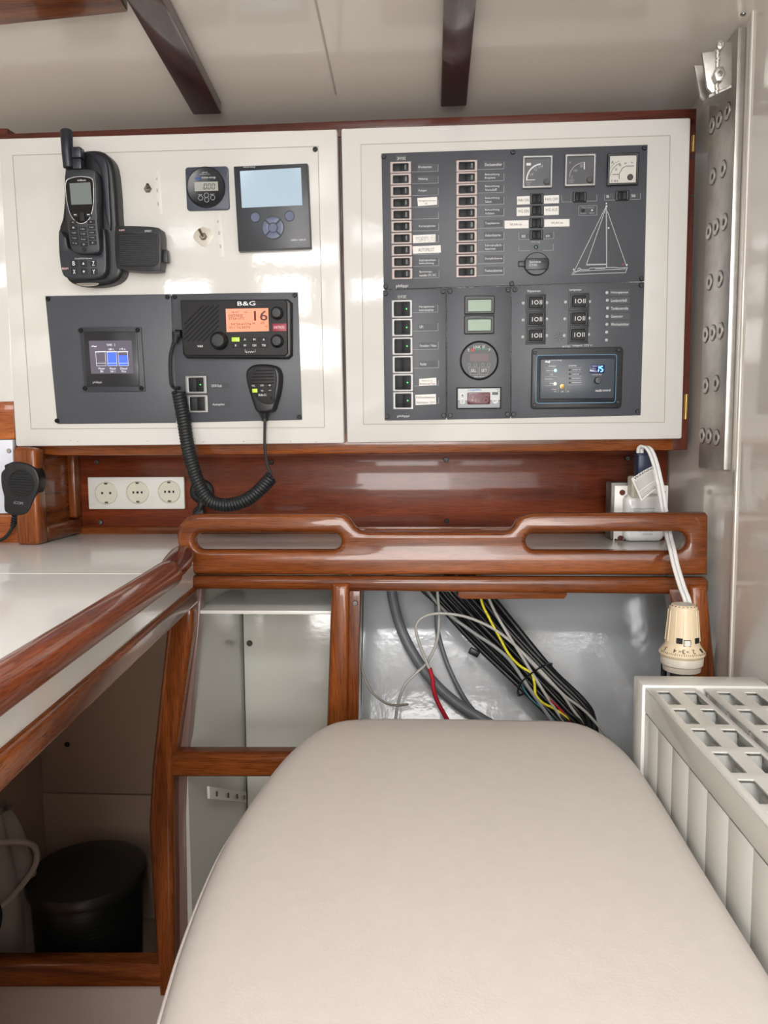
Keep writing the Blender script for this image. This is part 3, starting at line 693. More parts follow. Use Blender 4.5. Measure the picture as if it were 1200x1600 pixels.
# ------------------------------------------------------------------ lower left panel of the right door
P3 = Fr(648, 555)
lp_ = thing('switch_panel', 'narrow lower anthracite panel with a column of six square lit switches', 'switch panel', P3)
plq(lp_, P3, [(598.5, 453.5), (696.5, 450.8), (697, 655.6), (601, 657)], .0008, PT, .0006, 'faceplate', PAN)
panel_screws(lp_, P3, [(602.2, 458.7), (692.5, 455.5), (693.5, 649), (604.5, 650.5)], PT)
wQ = P3.len(628, 483, 33); hQ = P3.len(628, 483, 28)
sq = [(628, 483), (628.4, 512), (628.8, 541), (629.2, 569.8), (629.6, 598), (630, 626)]
s_on = make_rocker(lp_, wQ, hQ, wQ*.73, hQ*.75, 'square_switch', GREYM, 'dot', 1)
a = P3.p(*sq[0], PT); s_on.location = (*a, PT)
for i, q in enumerate(sq[1:], 1):
    if i == 3: o = make_rocker(lp_, wQ, hQ, wQ*.73, hQ*.75, 'square_switch', GREYM, None, -1); o['label'] = 'unlit square switch'
    else: o = dup(s_on)
    a = P3.p(*q, PT); o.location = (a[0], a[1], PT)
label_plate(lp_, P3, 620, 459.5, 636, 468, '12 V DC', PT)
for i, s in enumerate(['Navigations-\ninstrumente', 'GPS', 'Fernseher / Video', 'Radar']):
    y = sq[i][1]; label_plate(lp_, P3, 652.8+i*.7, y-6, 682+i*.6, y+3.8, s, PT)
lines(lp_, P3, [[(645, sq[i][1]+5.6), (684+i*.5, sq[i][1]+4.6), (684+i*.5, sq[i][1]-7)] for i in range(4)]+[[(646.5, 603), (685, 602), (685, 594)], [(683, 630), (685.5, 629.6), (685.5, 621)]], PT+.0002, .0006, INKD)
sticker(lp_, P3, [(655, 592), (681.5, 590), (682, 601.5), (655, 603)], [('Multisteuerung', 659, 593.8, 676, 596.4), ('Batterie und Tank', 656.5, 598, 680, 601)], PT, mat('red_ink', (90, 40, 46), .6), bold=.03)
sticker(lp_, P3, [(649, 617), (681, 615.5), (681.5, 631.5), (649.5, 633)], [('Küchenabwasser', 650.5, 619, 680, 622.4), ('Steckdose 12V=', 650.5, 627, 680, 630.4)], PT)
tx(lp_, P3, [('philippi', 620.8, 648.2, 639.5, 652.8)], PT+.0003, INK, bold=.03)
# ------------------------------------------------------------------ lower middle panel
P4 = Fr(748, 550)
mp_ = thing('blank_panel', 'lower middle anthracite panel holding two green displays and a round monitor', 'panel', P4)
plq(mp_, P4, [(698, 450.8), (798, 447.4), (797.5, 653.6), (698.5, 655.6)], .0008, PT, .0006, 'faceplate', PAN)
panel_screws(mp_, P4, [(703, 455), (794, 452.8), (793, 647.2), (703.6, 648.8)], PT)
LCDG = mat('lcd_green', (130, 154, 132), .3)
for k, (o_, i_) in enumerate((((725.5, 462.5, 772.5, 491), (731, 468.5, 767.5, 486.8)), ((725.2, 493.3, 771.8, 522), (730.8, 499.2, 767, 517)))):
    f = Fr((o_[0]+o_[2])/2, (o_[1]+o_[3])/2)
    d = thing('digital_display', ('upper' if k == 0 else 'lower')+' of two small blank green displays in black frames', 'display', f, group=None)
    a = f.rect(*o_, PT); b = f.rect(*i_, PT)
    g = G(); g.plate([rrect(*a, .0012, 2), rrect(*b, .0005, 1)], PT, PT+.005, .0012); g.build('bezel', BLK, d)
    g = G(); g.box(b[0]-.0005, b[1]+.0005, b[2]-.0005, b[3]+.0005, PT, PT+.0022); g.build('screen', LCDG, d)
f = Fr(748.5, 563.6); d = thing('battery_monitor', 'round black battery monitor with SEL and SET keys', 'battery monitor', f)
r0 = f.len(748, 563, 61)/2
g = G(); g.lathe([(r0, PT), (r0, PT+.002), (r0*.93, PT+.0034), (r0*.9, PT+.0026), (0, PT+.0026)], 40); g.build('bezel', BLK, d, smooth=25)
g = G(); g.cyl(0, 0, PT+.0026, PT+.0029, r0*.9, 36); g.build('face', mat('monitor_face', (40, 43, 47), .4), d)
z = PT+.0031
tx(d, f, [('LINK 10', 740, 540, 757.6, 544.2), ('SEL', 735.5, 576.5, 744.5, 581.4), ('SET', 752, 576.5, 761, 581.2), ('Battery Monitor', 741, 587.6, 757, 589.6), ('E', 731.2, 545, 733.6, 549), ('F', 764, 544.6, 766, 548.6)], z)
g = G(); a = f.rect(736, 544.8, 741, 548.8, z); g.box(*a, z-.0003, z); g.build('red_scale', mat('scale_red', (200, 60, 66), .5), d)
g = G(); a = f.rect(741, 544.8, 763, 545.8, z); g.box(*a, z-.0003, z); g.build('green_scale', mat('scale_green', (70, 150, 120), .5), d)
g = G(); a = f.rect(734.5, 552.5, 762.8, 564.5, z); g.box(*a, z-.0003, z+.0002); g.build('red_window', mat('red_window', (62, 16, 24), .35), d)
lines(d, f, [[(732, 574), (747, 574), (747, 585.6), (735.5, 585.6), (732, 574)], [(749.5, 574), (765, 574), (761, 585.6), (749.5, 585.6), (749.5, 574)]], z, .0005, INKD)
g = G()
for x in (733.2, 742.8, 754, 763.8):
    a = f.p(x, 570, z); g.plate([circ(a[0], a[1], .0028, 14), circ(a[0], a[1], .0023, 14)], z-.0002, z)
g.build('mode_marks', INKD, d, kind='stuff')
f = Fr(748, 622); d = thing('temperature_controller', 'white and grey temperature controller with a dark red window', 'thermostat', f)
g = G(); a = f.rect(713, 605.2, 783, 639, PT); g.poly(rrect(*a, .001, 2), PT, PT+.0035, .001); g.build('bezel', BLKM, d)
a = f.rect(715.6, 607, 781, 637, PT+.0035); ym = a[2]+(a[3]-a[2])*.38
g = G(); g.box(a[0], a[1], ym, a[3], PT+.003, PT+.0039); g.build('upper_face', mat('controller_white', (196, 200, 200), .4), d)
g = G(); g.box(a[0], a[1], a[2], ym-.0008, PT+.003, PT+.0039); g.build('lower_face', mat('controller_grey', (138, 145, 150), .4), d)
z = PT+.0041
tx(d, f, [('i-tepasto', 731, 607.5, 752.5, 611.6)], z, mat('blue_print', (40, 110, 190), .5), bold=.04)
tx(d, f, [('°C', 775.5, 607.5, 780.5, 612)], z, INKB)
rr(d, f, (730.2, 613, 766, 631.8), PT+.003, PT+.0052, .002, .0006, 'display_window', mat('dark_red_window', (84, 22, 32), .25))
g = G()
for k in range(3):
    b = f.rect(733.5+k*10.6, 616, 741.5+k*10.6, 629, PT+.0053); g.seg7('8', *b, PT+.0052)
g.build('digits', mat('unlit_segments', (104, 36, 46), .4), d)
rr(d, f, (718.4, 613.4, 727, 631.6), PT+.003, PT+.0048, .003, .0006, 'key', mat('key_white', (212, 214, 212), .4))
a = f.p(773.6, 626.2, z); g = G(); g.cyl(a[0], a[1], PT+.003, PT+.0048, .0052, 20, .0005); g.build('key', MATS['key_white'], d)
bx(d, f, (769, 612.5, 778.4, 617), PT+.003, PT+.0042, 0, 'symbol_block', mat('symbol_grey', (90, 94, 98), .5))
tx(d, f, [('SET', 770.5, 624.8, 776.8, 627.8), ('▲', 720.8, 616, 724.5, 618.5), ('A2', 720.8, 619, 724.6, 621), ('OK', 720.8, 624.5, 724.6, 626.5), ('V', 721.2, 627, 724.2, 629.5)], PT+.0050, INKB)
# ------------------------------------------------------------------ lower right panel
P5 = Fr(900, 550)
rp = thing('switch_panel', 'lower right anthracite panel with six pump switches and a column of lamps', 'switch panel', P5)
plq(rp, P5, [(799.3, 447.3), (1007, 440.8), (1001, 649), (798.8, 653.6)], .0008, PT, .0006, 'faceplate', PAN)
panel_screws(rp, P5, [(804.5, 452.6), (1002, 446), (996.5, 643), (802.8, 647.3)], PT)
wq = P5.len(837, 473, 26); hq = P5.len(837, 473, 21)
ps = [(837, 473), (837, 499.4), (836.8, 524.6), (904.4, 471), (903.8, 498), (903, 523.4)]
ps0 = None
for (x, y) in ps:
    if ps0 is None:
        g = G(); g.box(-wq*.61, wq*.61, -hq*.64, hq*.6, 0, .0016, .0004); ps0 = g.build('pump_switch', LABG, rp)
        g = G(); ring_box(g, wq, hq, 0, .0016, .004, .0008, wq*.82, hq*.8); g.build('switch_frame', BLK, ps0)
        g = G(); g.hexa([(-wq*.4, -hq*.39, .001), (wq*.4, -hq*.39, .001), (wq*.4, hq*.39, .001), (-wq*.4, hq*.39, .001), (-wq*.4, -hq*.39, .0036), (wq*.4, -hq*.39, .0052), (wq*.4, hq*.39, .0052), (-wq*.4, hq*.39, .0036)], .0004); g.build('rocker', BLKM, ps0)
        g = G(); z = .0056
        g.box(-wq*.24, -wq*.20, -hq*.16, hq*.16, z-.0012, z-.0008)
        g.plate([circ(wq*.02, 0, hq*.16, 16), circ(wq*.02, 0, hq*.11, 16)], z-.0007, z-.0003)
        for xx in (.22, .32): g.box(wq*xx, wq*(xx+.04), -hq*.16, hq*.16, z-.0003, z)
        g.build('switch_marks', INK, ps0); o = ps0
    else: o = dup(ps0)
    a = P5.p(x, y, PT); o.location = (a[0], a[1], PT)
label_plate(rp, P5, 822.5, 450.5, 850.5, 459.5, 'Bilgepumpe', PT); label_plate(rp, P5, 888, 448.5, 917, 457.5, 'Lenzpumpe', PT)
led0 = None
def led(parent, fr, x, y, z=PT):
    global led0
    if led0 is None:
        g = G(); g.lathe([(.0026, 0), (.0024, .0008), (.0018, .0009), (.0016, .0016), (.0009, .0023), (0, .0025)], 12); led0 = g.build('lamp', LEDW, parent); o = led0
    else: o = dup(led0); o.parent = parent
    a = fr.p(x, y, z); o.location = (a[0], a[1], z)
for q in [(817.6, 473.6), (854.4, 473), (817.4, 500), (854.2, 498.2), (816.8, 526.4), (854.2, 524.4), (883.8, 472), (921.2, 471.2), (882.6, 498.2), (920.6, 497.2), (881.8, 524.4), (920, 522.8),
          (948.4, 457.2), (949, 469.2), (949.4, 481.4), (948.8, 494.4), (948.2, 506.8), (948, 519), (947.6, 531.4)]: led(rp, P5, *q)
for i, s in enumerate(['Heizungspumpe', 'Landanschluß', 'Tankkontrolle', 'Generator', 'Wechselrichter']):
    y = 457+i*12.4; label_plate(rp, P5, 953, y-5, 984, y+5, s, PT)
tx(rp, P5, [('24 V DC', 878.6, 540, 891.4, 543), ('Ladegerät', 894.5, 538.4, 910, 541.8), ('12 V ==', 913.5, 537.8, 925.5, 541)], PT+.0003)
g = G()
for k, r in ((1, .0), (6, .0042), (10, .0075)):
    for i in range(k):
        a = P5.p(873.5, 526.5, PT); t = 2*math.pi*i/k+.3
        g.box(a[0]+r*math.cos(t)-.0011, a[0]+r*math.cos(t)+.0011, a[1]+r*math.sin(t)-.0005, a[1]+r*math.sin(t)+.0005, PT-.0002, PT+.0002)
g.build('buzzer_holes', BLKM, rp, kind='stuff')
# charger control
f = Fr(901.5, 590); d = thing('charger_control', 'rectangular charger control with a blue outline and a lit blue 15', 'control panel', f)
a = f.rect(830.5, 543, 972.4, 638.5, PT+.005); q = f.ps([(831, 547), (971.5, 542), (972.5, 634), (829.5, 639)], PT+.005)
g = G(); g.poly(rrect(a[0], a[1], a[2], a[3], .006), PT, PT+.006, .002); g.build('surround', BLK, d)
panel_screws(d, f, [(836, 551), (966.5, 546.8), (965, 628), (835, 633)], PT+.006, .0032)
a = f.rect(837.6, 554, 963, 630, PT+.006); g = G(); g.plate([rrect(*a, .005), rrect(a[0]+.0011, a[1]-.0011, a[2]+.0011, a[3]-.0011, .004)], PT+.0058, PT+.0063); g.build('blue_outline', mat('blue_line', (92, 140, 170), .5), d)
g = G(); g.poly(rrect(a[0]+.0012, a[1]-.0012, a[2]+.0012, a[3]-.0012, .004), PT+.0055, PT+.0060); g.build('inner_surround', mat('navy_field', (24, 42, 58), .5), d)
q = f.rect(843.5, 560.5, 959.5, 623, PT+.008)
g = G(); g.box(q[0], q[1], q[2], q[3], PT+.005, PT+.011, .0015); g.build('face', mat('slate_face', (66, 73, 82), .35), d)
z = PT+.0113
tx(d, f, [('victron energy', 860.5, 561.5, 878, 564.6), ('charger', 857, 570.5, 869.6, 573.8), ('mains on', 853.5, 577.4, 864.4, 579.8), ('bulk', 859.5, 584, 864.4, 586.4), ('absorption', 851.6, 591, 864.2, 593.6), ('float', 859, 597.6, 864.2, 600), ('inverter', 888.6, 569.6, 901, 572.6),
          ('inverter on', 894.5, 576.2, 907, 578.6), ('overload', 894.5, 583, 904.5, 585.4), ('low battery', 894, 589.8, 907, 592.3), ('temperature', 893.5, 596.8, 908.4, 599.2), ('current limit', 925.5, 584, 940, 586.3), ('charger', 861.5, 607.4, 870, 609.6), ('only', 865, 610.8, 870, 613), ('off', 876.5, 610.6, 880.4, 613), ('on', 886, 610.4, 889, 612.6)], z, bold=.02)
tx(d, f, [('multi', 930.6, 608, 940, 612), ('control', 941.4, 607.6, 954, 611.4)], z, INK, bold=.045)
lines(d, f, [[(851, y), (870, y)] for y in (575.5, 582.2, 588.6, 595.6, 602.6)]+[[(888, y), (909, y)] for y in (574.4, 581, 587.7, 594.4, 601.2)]+[[(872.4, 605), (872.4, 613.6)], [(884.4, 604.6), (884.4, 613.2)]], z-.0001, .0005, INKD)
g = G(); P = f.ps([(851, 566.2), (853.5, 562.6), (856, 565), (858.4, 562.4), (860, 564.6), (858.5, 567.4), (855, 566.6)], z); g.poly(P, z-.0002, z); g.build('wave_mark', INK, d)
def dot(parent, fr, x, y, r, z0, z1, name, m, lab=None):
    a = fr.p(x, y, z1); g = G(); g.cyl(a[0], a[1], z0, z1, r, 14, .0001); return g.build(name, m, parent, lab)
dot(d, f, 867.8, 578.8, .0024, PT+.011, PT+.0117, 'lamp', mat('cyan_lamp', (140, 230, 255), .3, emit=(120, 225, 255), estr=3), 'lit cyan lamp')
dot(d, f, 867.2, 599.6, .0024, PT+.011, PT+.0117, 'lamp', mat('amber_lamp', (255, 230, 150), .3, emit=(255, 225, 150), estr=3), 'lit yellow lamp')
for y in (577.8, 584.6, 591.4, 598.2): dot(d, f, 890.4, y, .0015, PT+.011, PT+.0116, 'lamp', BLKM)
a = f.rect(921.5, 570, 944.4, 583, PT+.0115); g = G(); g.poly(rrect(*a, .001, 2), PT+.0105, PT+.0119, .0003); g.build('display', mat('navy_display', (14, 14, 66), .1, emit=(14, 16, 90), estr=.5), d)
g = G()
for ch, x in (('1', 930.4), ('5', 936.8)):
    b = f.rect(x, 571.6, x+5.4, 581.2, PT+.012); g.seg7(ch, *b, PT+.0119, th=.2)
g.build('digits', mat('blue_digits', (120, 190, 255), .3, emit=(80, 165, 255), estr=4), d)
a = f.p(933.8, 594.4, PT+.012); g = G(); g.lathe([(.0060, 0), (.0058, .004), (.0050, .0075), (0, .008)], 20, Matrix.Translation((a[0], a[1], PT+.0108))); g.build('knob', BLK, d)
a = f.p(878.6, 603.8, PT+.012); g = G(); g.lathe([(.0042, 0), (.0040, .0015), (.0016, .002), (.0013, .0065), (.0010, .007), (0, .0072)], 14, Matrix.Translation((a[0], a[1], PT+.0108))); g.build('toggle', BRASS, d)

# ================================================================== left door instruments
Q1 = Fr(178, 560)
t = thing('blank_panel', 'wide anthracite panel on the left door around the tank display', 'panel', Q1)
plq(t, Q1, [(70.5, 462.5), (267, 459.4), (274.5, 660.8), (89.5, 662.5)], .0008, PT, .0006, 'faceplate', PAN)
panel_screws(t, Q1, [(75, 467), (261.5, 464), (89, 657.5)], PT)
f = Fr(177, 563); t = thing('tank_display', 'square tank level display with three small bars', 'display', f)
plq(t, f, [(123.5, 512), (220, 510.5), (226.5, 611.5), (132, 612.5)], PT, PT+.003, .0008, 'mounting_plate', DGR)
panel_screws(t, f, [(126, 516.5), (215, 515.5), (221, 606.8), (132.5, 607)], PT+.003)
plq(t, f, [(130.5, 518), (213, 518), (217.5, 603.6), (135.5, 604)], PT+.002, PT+.005, .001, 'bezel', mat('display_black', (34, 36, 42), .25))
plq(t, f, [(138.5, 532.5), (205.5, 532), (209, 583.6), (142.5, 584)], PT+.004, PT+.0053, 0, 'screen', mat('grey_screen', (92, 88, 100), .15, emit=(96, 92, 104), estr=.35))
z = PT+.0056
blue = mat('screen_blue', (60, 90, 220), .3, emit=(64, 96, 240), estr=.9)
wl = mat('screen_white', (220, 225, 235), .4, emit=(210, 215, 230), estr=.5)
for k, (x0, top) in enumerate(((149.5, 99), (167, 550.5), (184.5, 555.5))):
    x1 = x0+14.5; o = x0*.0+k*.3
    lines(t, f, [[(x0, 550), (x0+1.4, 571.6), (x1+1.6, 571.4), (x1, 549.8)], [(x0+1.2, 567.6), (x1+1.2, 567.4)]], z+.0002, .0005, wl, 'tank_outline')
    lines(t, f, [[(x0-1, 549.8), (x1+1, 549.4)]], z+.0002, .0014, wl, 'tank_top')
    if k: plq(t, f, [(x0+.6, top), (x1-.4, top), (x1+.9, 570.6), (x0+1.7, 570.8)], z-.0003, z, 0, 'level_bar', blue)
tx(t, f, [('TANKS', 166.5, 537, 175, 540.6), ('2', 178.5, 537, 180, 540.4), ('180 L', 169.5, 544.2, 178.6, 547.4), ('175 L', 187, 544, 196.6, 547.2), ('Wasser', 153.5, 574, 163.8, 577.4), ('Bb', 157, 578.6, 161.4, 581.8), ('Wasser', 171, 574, 181.2, 577.4), ('Stb 1', 172.6, 578.6, 180, 581.8), ('Diesel', 188, 574, 198.6, 577.4), ('Mitte', 190, 578.6, 197, 581.8), ('~', 143, 540, 151, 542.4)], z+.0002, wl)
tx(t, f, [('philippi', 145, 595.6, 159, 599.6)], z-.0002, INK, bold=.03)
# radio panel
Q2 = Fr(370, 560)
t = thing('radio_panel', 'anthracite panel around the marine radio with two square switches', 'switch panel', Q2)
plq(t, Q2, [(268.2, 459.4), (465.5, 456.4), (472, 656), (276, 660.6)], .0008, PT, .0006, 'faceplate', PAN)
panel_screws(t, Q2, [(273, 463.5), (460.5, 461), (467.5, 651.6), (283.5, 655)], PT)
w2 = Q2.len(307, 601, 33); h2 = Q2.len(307, 601, 27)
o = make_rocker(t, w2, h2, w2*.68, h2*.76, 'square_switch', GREYM, 'dot', 1); a = Q2.p(307, 601.2, PT); o.location = (a[0], a[1], PT); o['label'] = 'square switch with a faint green lamp'
o = make_rocker(t, w2, h2, w2*.68, h2*.76, 'square_switch', GREYM, None, -1); a = Q2.p(309, 631, PT); o.location = (a[0], a[1], PT)
label_plate(t, Q2, 328.5, 598.4, 357.5, 607, 'UKW-Funk', PT); label_plate(t, Q2, 330.5, 628, 358.5, 636.5, 'Autopilot', PT)
# radio
f = Fr(367, 513); t = thing('marine_radio', 'black marine VHF radio showing channel 16 on an orange screen', 'radio', f)
q = f.ps([(280.5, 468), (449, 466.5), (455, 472), (455.4, 555), (449, 560.6), (290, 559.2), (284, 553)], .02)
g = G(); g.poly(q[::-1], PT, .017, .004, 3); g.build('body', BLK, t)
z = .017
q = f.ps([(281.5, 469.2), (444, 467.6), (448.5, 472), (450, 552), (445, 556.6), (291, 555.6), (286, 551)], .02)
g = G(); g.poly(q[::-1], .016, .0205, .002, 3); g.build('face', BLKM, t); z = .0206
g = G()
for i in range(13):
    s0 = 285.5+i*6.6-14; # diagonal slots running up to the right
for i in range(12):
    c = -34+i*7.9
    P = []
    for tt in range(61):
        x = 285+tt; y = 534-(x-285)*1.0+c+10
        if 287 < x < 343 and 476 < y < 534 and not ((x-343.6)**2+(y-532.6)**2 < 17**2): P.append((x, y))
    if len(P) > 5:
        a = V(f.p(*P[0], z)); b = V(f.p(*P[-1], z)); dd_ = (b-a).normalized(); n_ = V((-dd_.y, dd_.x))*.0012
        g.hexa([(*(a-n_), z-.001), (*(b-n_), z-.001), (*(b+n_), z-.001), (*(a+n_), z-.001), (*(a-n_), z+.0003), (*(b-n_), z+.0003), (*(b+n_), z+.0003), (*(a+n_), z+.0003)])
g.build('speaker_slots', mat('slot_black', (6, 6, 8), .8), t, kind='stuff')
plq(t, f, [(352.6, 482.6), (419, 481.4), (420.2, 517.4), (354, 518.8)], z-.001, z+.0006, 0, 'screen', mat('orange_screen', (222, 138, 104), .25, emit=(226, 140, 104), estr=.35))
sb = mat('screen_brown', (92, 34, 22), .5)
tx(t, f, [('16', 396.8, 485.4, 418, 501)], z+.0009, sb, 'channel_number', bold=.05)
tx(t, f, [('DISTRESS', 357, 491.4, 379.4, 495), ('17:54 UTC', 358, 496, 382.6, 499.6), ('54°24.615\'N', 361, 504.4, 391.6, 508.2), ('M', 394.6, 504, 398.4, 507), ('011°12.007\'E', 358.4, 509.6, 391, 513.4), ('HI', 361.8, 486.6, 366, 489.4), ('INT', 368, 486.6, 373.4, 489.4), ('LO', 381, 486.4, 386.6, 489.2), ('GPS', 407, 503.2, 413, 506.2), ('WX', 413.6, 508.6, 418.6, 511.2)], z+.0009, sb, bold=.01)
bx(t, f, (367, 469.6, 403.4, 479), z-.001, z+.0002, .0001, 'logo_field', BLKM)
tx(t, f, [('B&G', 371, 470.8, 399, 477.4)], z+.0004, mat('bright_print', (240, 240, 240), .5, emit=(240, 240, 240), estr=.2), 'logo_lettering', bold=.02)
rr(t, f, (306, 538.8, 320.5, 543.4), z-.001, z+.0003, .0012, 0, 'model_field', BLKM); tx(t, f, [('V60', 308, 539.2, 317, 542.6)], z+.0005, bold=.05)
def knob(x, y, r, h, name='knob'):
    a = f.p(x, y, z); g = G(); T = Matrix.Translation((a[0], a[1], z-.0005))
    g.lathe([(r*1.05, 0), (r, h*.55), (r*.86, h*.9), (r*.72, h), (r*.68, h*.93), (0, h*.96)], 28, T); return g.build(name, BLK, t)
knob(343, 532.6, .0150, .014); knob(433, 489.4, .0108, .010); knob(433.4, 533, .0110, .010)
for i in range(4):
    for j in range(2):
        x = (368.2, 382.6, 397.4, 412)[i]; y = (530.4, 539.6)[j]
        gr = i == 0 and j == 0
        b = rr(t, f, (x-6.3, y-3.4, x+6, y+3.4), z-.0005, z+.0012, .0008, .0004, 'key', mat('lime_key', (170, 205, 40), .3, emit=(170, 210, 40), estr=.3) if gr else BLKM)
        s = (('', '▲', '●', '▲'), ('X', '▼', 'SCAN', 'TRI'))[j][i]
        tx(b, f, [({'▲': 'A', '▼': 'H', '●': 'M', '': 'H/L'}.get(s, s), x-(1.6 if len(s) < 3 else 3), y-1.7, x+(1.6 if len(s) < 3 else 3), y+1.7)], z+.0014, INK, bold=.04)
rr(t, f, (425.6, 505.4, 447.6, 517.6), z-.0005, z+.0012, .0006, .0004, 'distress_key', mat('distress_red', (146, 32, 54), .4))
tx(t, f, [('DISTRESS', 428, 509.4, 444.4, 513.4)], z+.0014, mat('pink_print', (240, 200, 205), .5), bold=.06)
tx(t, f, [('DW', 384.8, 548.6, 397, 551.4)], z+.0003); lines(t, f, [[(383, 546), (383.4, 550.4), (384.4, 550.4)], [(397.6, 550), (398.8, 550), (398.6, 545.6)]], z+.0003, .0005, INK)
# fist microphone
f = Fr(411, 607); t = thing('fist_microphone', 'black ribbed handheld microphone with a lime key hanging on the radio panel', 'microphone', f)
out = [(389, 574), (396, 570), (410, 568.8), (426, 570.5), (434, 574.5), (438, 583), (438.6, 596), (436, 615), (431, 632), (427.5, 642), (420, 645.6), (407, 646), (399, 641.5), (393, 625), (386, 602), (383.6, 588), (384.6, 579)]
def closed(f, L, w, n=3): return [(p.x, p.y) for p in smooth([V((*f.p(a, b, w), 0)) for a, b in L], n, True)]
g = G(); g.poly(closed(f, out, .03)[::-1], .008, .030, .006, 3); g.build('shell', BLK, t, smooth=50)
out2 = [(398, 575), (412, 573.4), (426, 574.5), (431, 582), (432, 596), (430, 612), (428, 626), (424, 631), (414, 631), (404, 625), (394, 610), (389, 596), (390, 584)]
g = G(); g.poly(closed(f, out2, .033)[::-1], .029, .0335, .0015, 2); g.build('front_plate', BLKM, t)
for i in range(5):
    y = 578.6+i*5; xx = (401, 396, 393, 391.4, 391.5)[i]
    g = G(); P = f.ps([(xx, y+.6), (427.5, y)], .034); g.tube([(*P[0], .0332), (*P[1], .0332)], .0013, 6, .6); g.build('grille_slot', BLKG, t)
for x, y, w_, s, c in ((396, 602.6, 8, 'H/L', 0), (409.2, 602.2, 9, 'SCAN', 0), (421.4, 602, 7, '+', 0), (398, 610.4, 8, '16', 1), (409.6, 610.6, 7, 'WX', 0), (421.6, 610, 7, '-', 0)):
    b = rr(t, f, (x-w_/2, y-3, x+w_/2, y+3), .0335, .0350, .0008, .0004, 'key', MATS['lime_key'] if c else BLKM)
    if not c: tx(b, f, [(s, x-w_*.28, y-(1.4 if s != '-' else .3), x+w_*.28, y+(1.4 if s != '-' else .3))], .0352, INK, bold=.03)
tx(t, f, [('B&G', 404, 615.4, 416, 618.8)], .0338, INK, 'logo_lettering', bold=.02)
dot(t, f, 424, 622.4, .003, .033, .0342, 'mic_hole', BLKG)
# strain relief, straight lead, coil
def P3D(x, y, w): return f.p3(x, y, w)
g = G(); a = f.p3(413, 645, .018); b = f.p3(414, 658, .018)
for k in range(5):
    c = a.lerp(b, k/5); e = a.lerp(b, (k+.7)/5); rdd = .0105-.0014*k; g.tube([c, e], [rdd, rdd-.0008], 14)
g.tube([a, b], .0055, 10); g.build('strain_relief', RUB, t)
g = G(); pl = smooth([f.p3(*q) for q in ((414, 656, .018), (413.5, 690, .022), (415, 712, .028), (419, 730, .032), (424.5, 742, .034))], 6); g.tube(pl, .0026, 8); g.build('lead', RUB, t)
path = smooth([f.p3(*q) for q in ((424.5, 745, .034), (407, 764, .036), (385, 781, .038), (357, 789, .038), (330, 784, .036), (315, 765, .034), (304, 738, .030), (294, 700, .024), (286, 650, .022), (279, 612, .022))], 40)
L_ = [0]
for a, b in zip(path, path[1:]): L_.append(L_[-1]+(b-a).length)
tot = L_[-1]; turns = 62; n = turns*14; hel = []; j = 0; Nn = V((0, 0, 1))
for i in range(n+1):
    s_ = tot*i/n
    while j < len(L_)-2 and L_[j+1] < s_: j += 1
    tt = (s_-L_[j])/max(1e-9, L_[j+1]-L_[j]); c = path[j].lerp(path[j+1], tt); T = (path[j+1]-path[j]).normalized()
    Nn = (Nn-T*Nn.dot(T)).normalized(); B = T.cross(Nn); a = 2*math.pi*turns*i/n
    hel.append(c+(Nn*math.cos(a)+B*math.sin(a))*.0098)
g = G(); g.tube(hel, .0029, 6); g.build('coiled_cord', RUB, t, smooth=60)
g = G(); pl = smooth([f.p3(*q) for q in ((281, 606, .026), (272, 606, .020), (267, 596, .016), (266, 560, .014), (270, 540, .014), (273.5, 530, .014))], 8); g.tube(pl, .0030, 8); g.build('lead', RUB, t)
g = G(); a = f.p3(274, 536, .012); b = f.p3(275.5, 519, .012); g.tube([a, a.lerp(b, .5), b], [.0045, .0065, .0075], 12)
g.tube([f.p3(274.5, 521.5, .012), f.p3(283, 522, .012)], .0075, 12); g.build('plug', RUB, t)
# ------------------------------------------------------------------ solar display
f = Fr(425, 325); t = thing('solar_display', 'large black framed display with a pale screen and round grey buttons', 'display', f)
q = f.ps([(364.8, 260), (481, 255), (486.5, 388), (372.5, 393.4)], .012); g = G(); g.hexa([(x, y, .0005) for x, y in q]+[(x*.99, y*.99, .014) for x, y in q], .0012); g.build('case', mat('display_case', (48, 51, 57), .35), t)
q = [(374.8, 267.4), (470, 262), (472.4, 320.6), (378, 324.8)]
plq(t, f, q, .012, .0146, 0, 'screen', mat('pale_screen', (140, 158, 170), .10, coat=.6, emit=(176, 200, 216), estr=.40))
tx(t, f, [('victron energy', 380, 259.8, 399, 262.6)], .0144); tx(t, f, [('color', 454.6, 372.8, 465.4, 376.4), ('control', 466.6, 372.6, 477.6, 376)], .0144, INK, bold=.04)
bt = mat('slate_button', (88, 98, 124), .3)
for x, y in ((398.8, 339.4), (452.6, 337.6)):
    a = f.p(x, y, .014); g = G(); g.plate([circ(*a, .0088, 24), circ(*a, .0078, 24)], .0138, .0146, .0002); g.build('button_ring', BLK, t)
    dot(t, f, x, y, .0077, .0135, .0152, 'button', bt)
a = f.p(426.6, 356, .014); g = G(); g.cyl(*a, .0138, .0144, .0196, 32); g.build('pad_recess', BLK, t)
for k in range(4):
    pts = []
    for i in range(9):
        th = math.radians(-41+82*i/8+90*k); pts.append((a[0]+.0180*math.cos(th), a[1]+.0180*math.sin(th)))
    for i in range(9):
        th = math.radians(37-74*i/8+90*k); pts.append((a[0]+.0082*math.cos(th), a[1]+.0082*math.sin(th)))
    g = G(); g.plate([pts], .0142, .0156, .0003); g.build('arrow_key', bt, t)
g = G(); g.cyl(*a, .0142, .0156, .0074, 24, .0004); g.build('ok_key', bt, t)
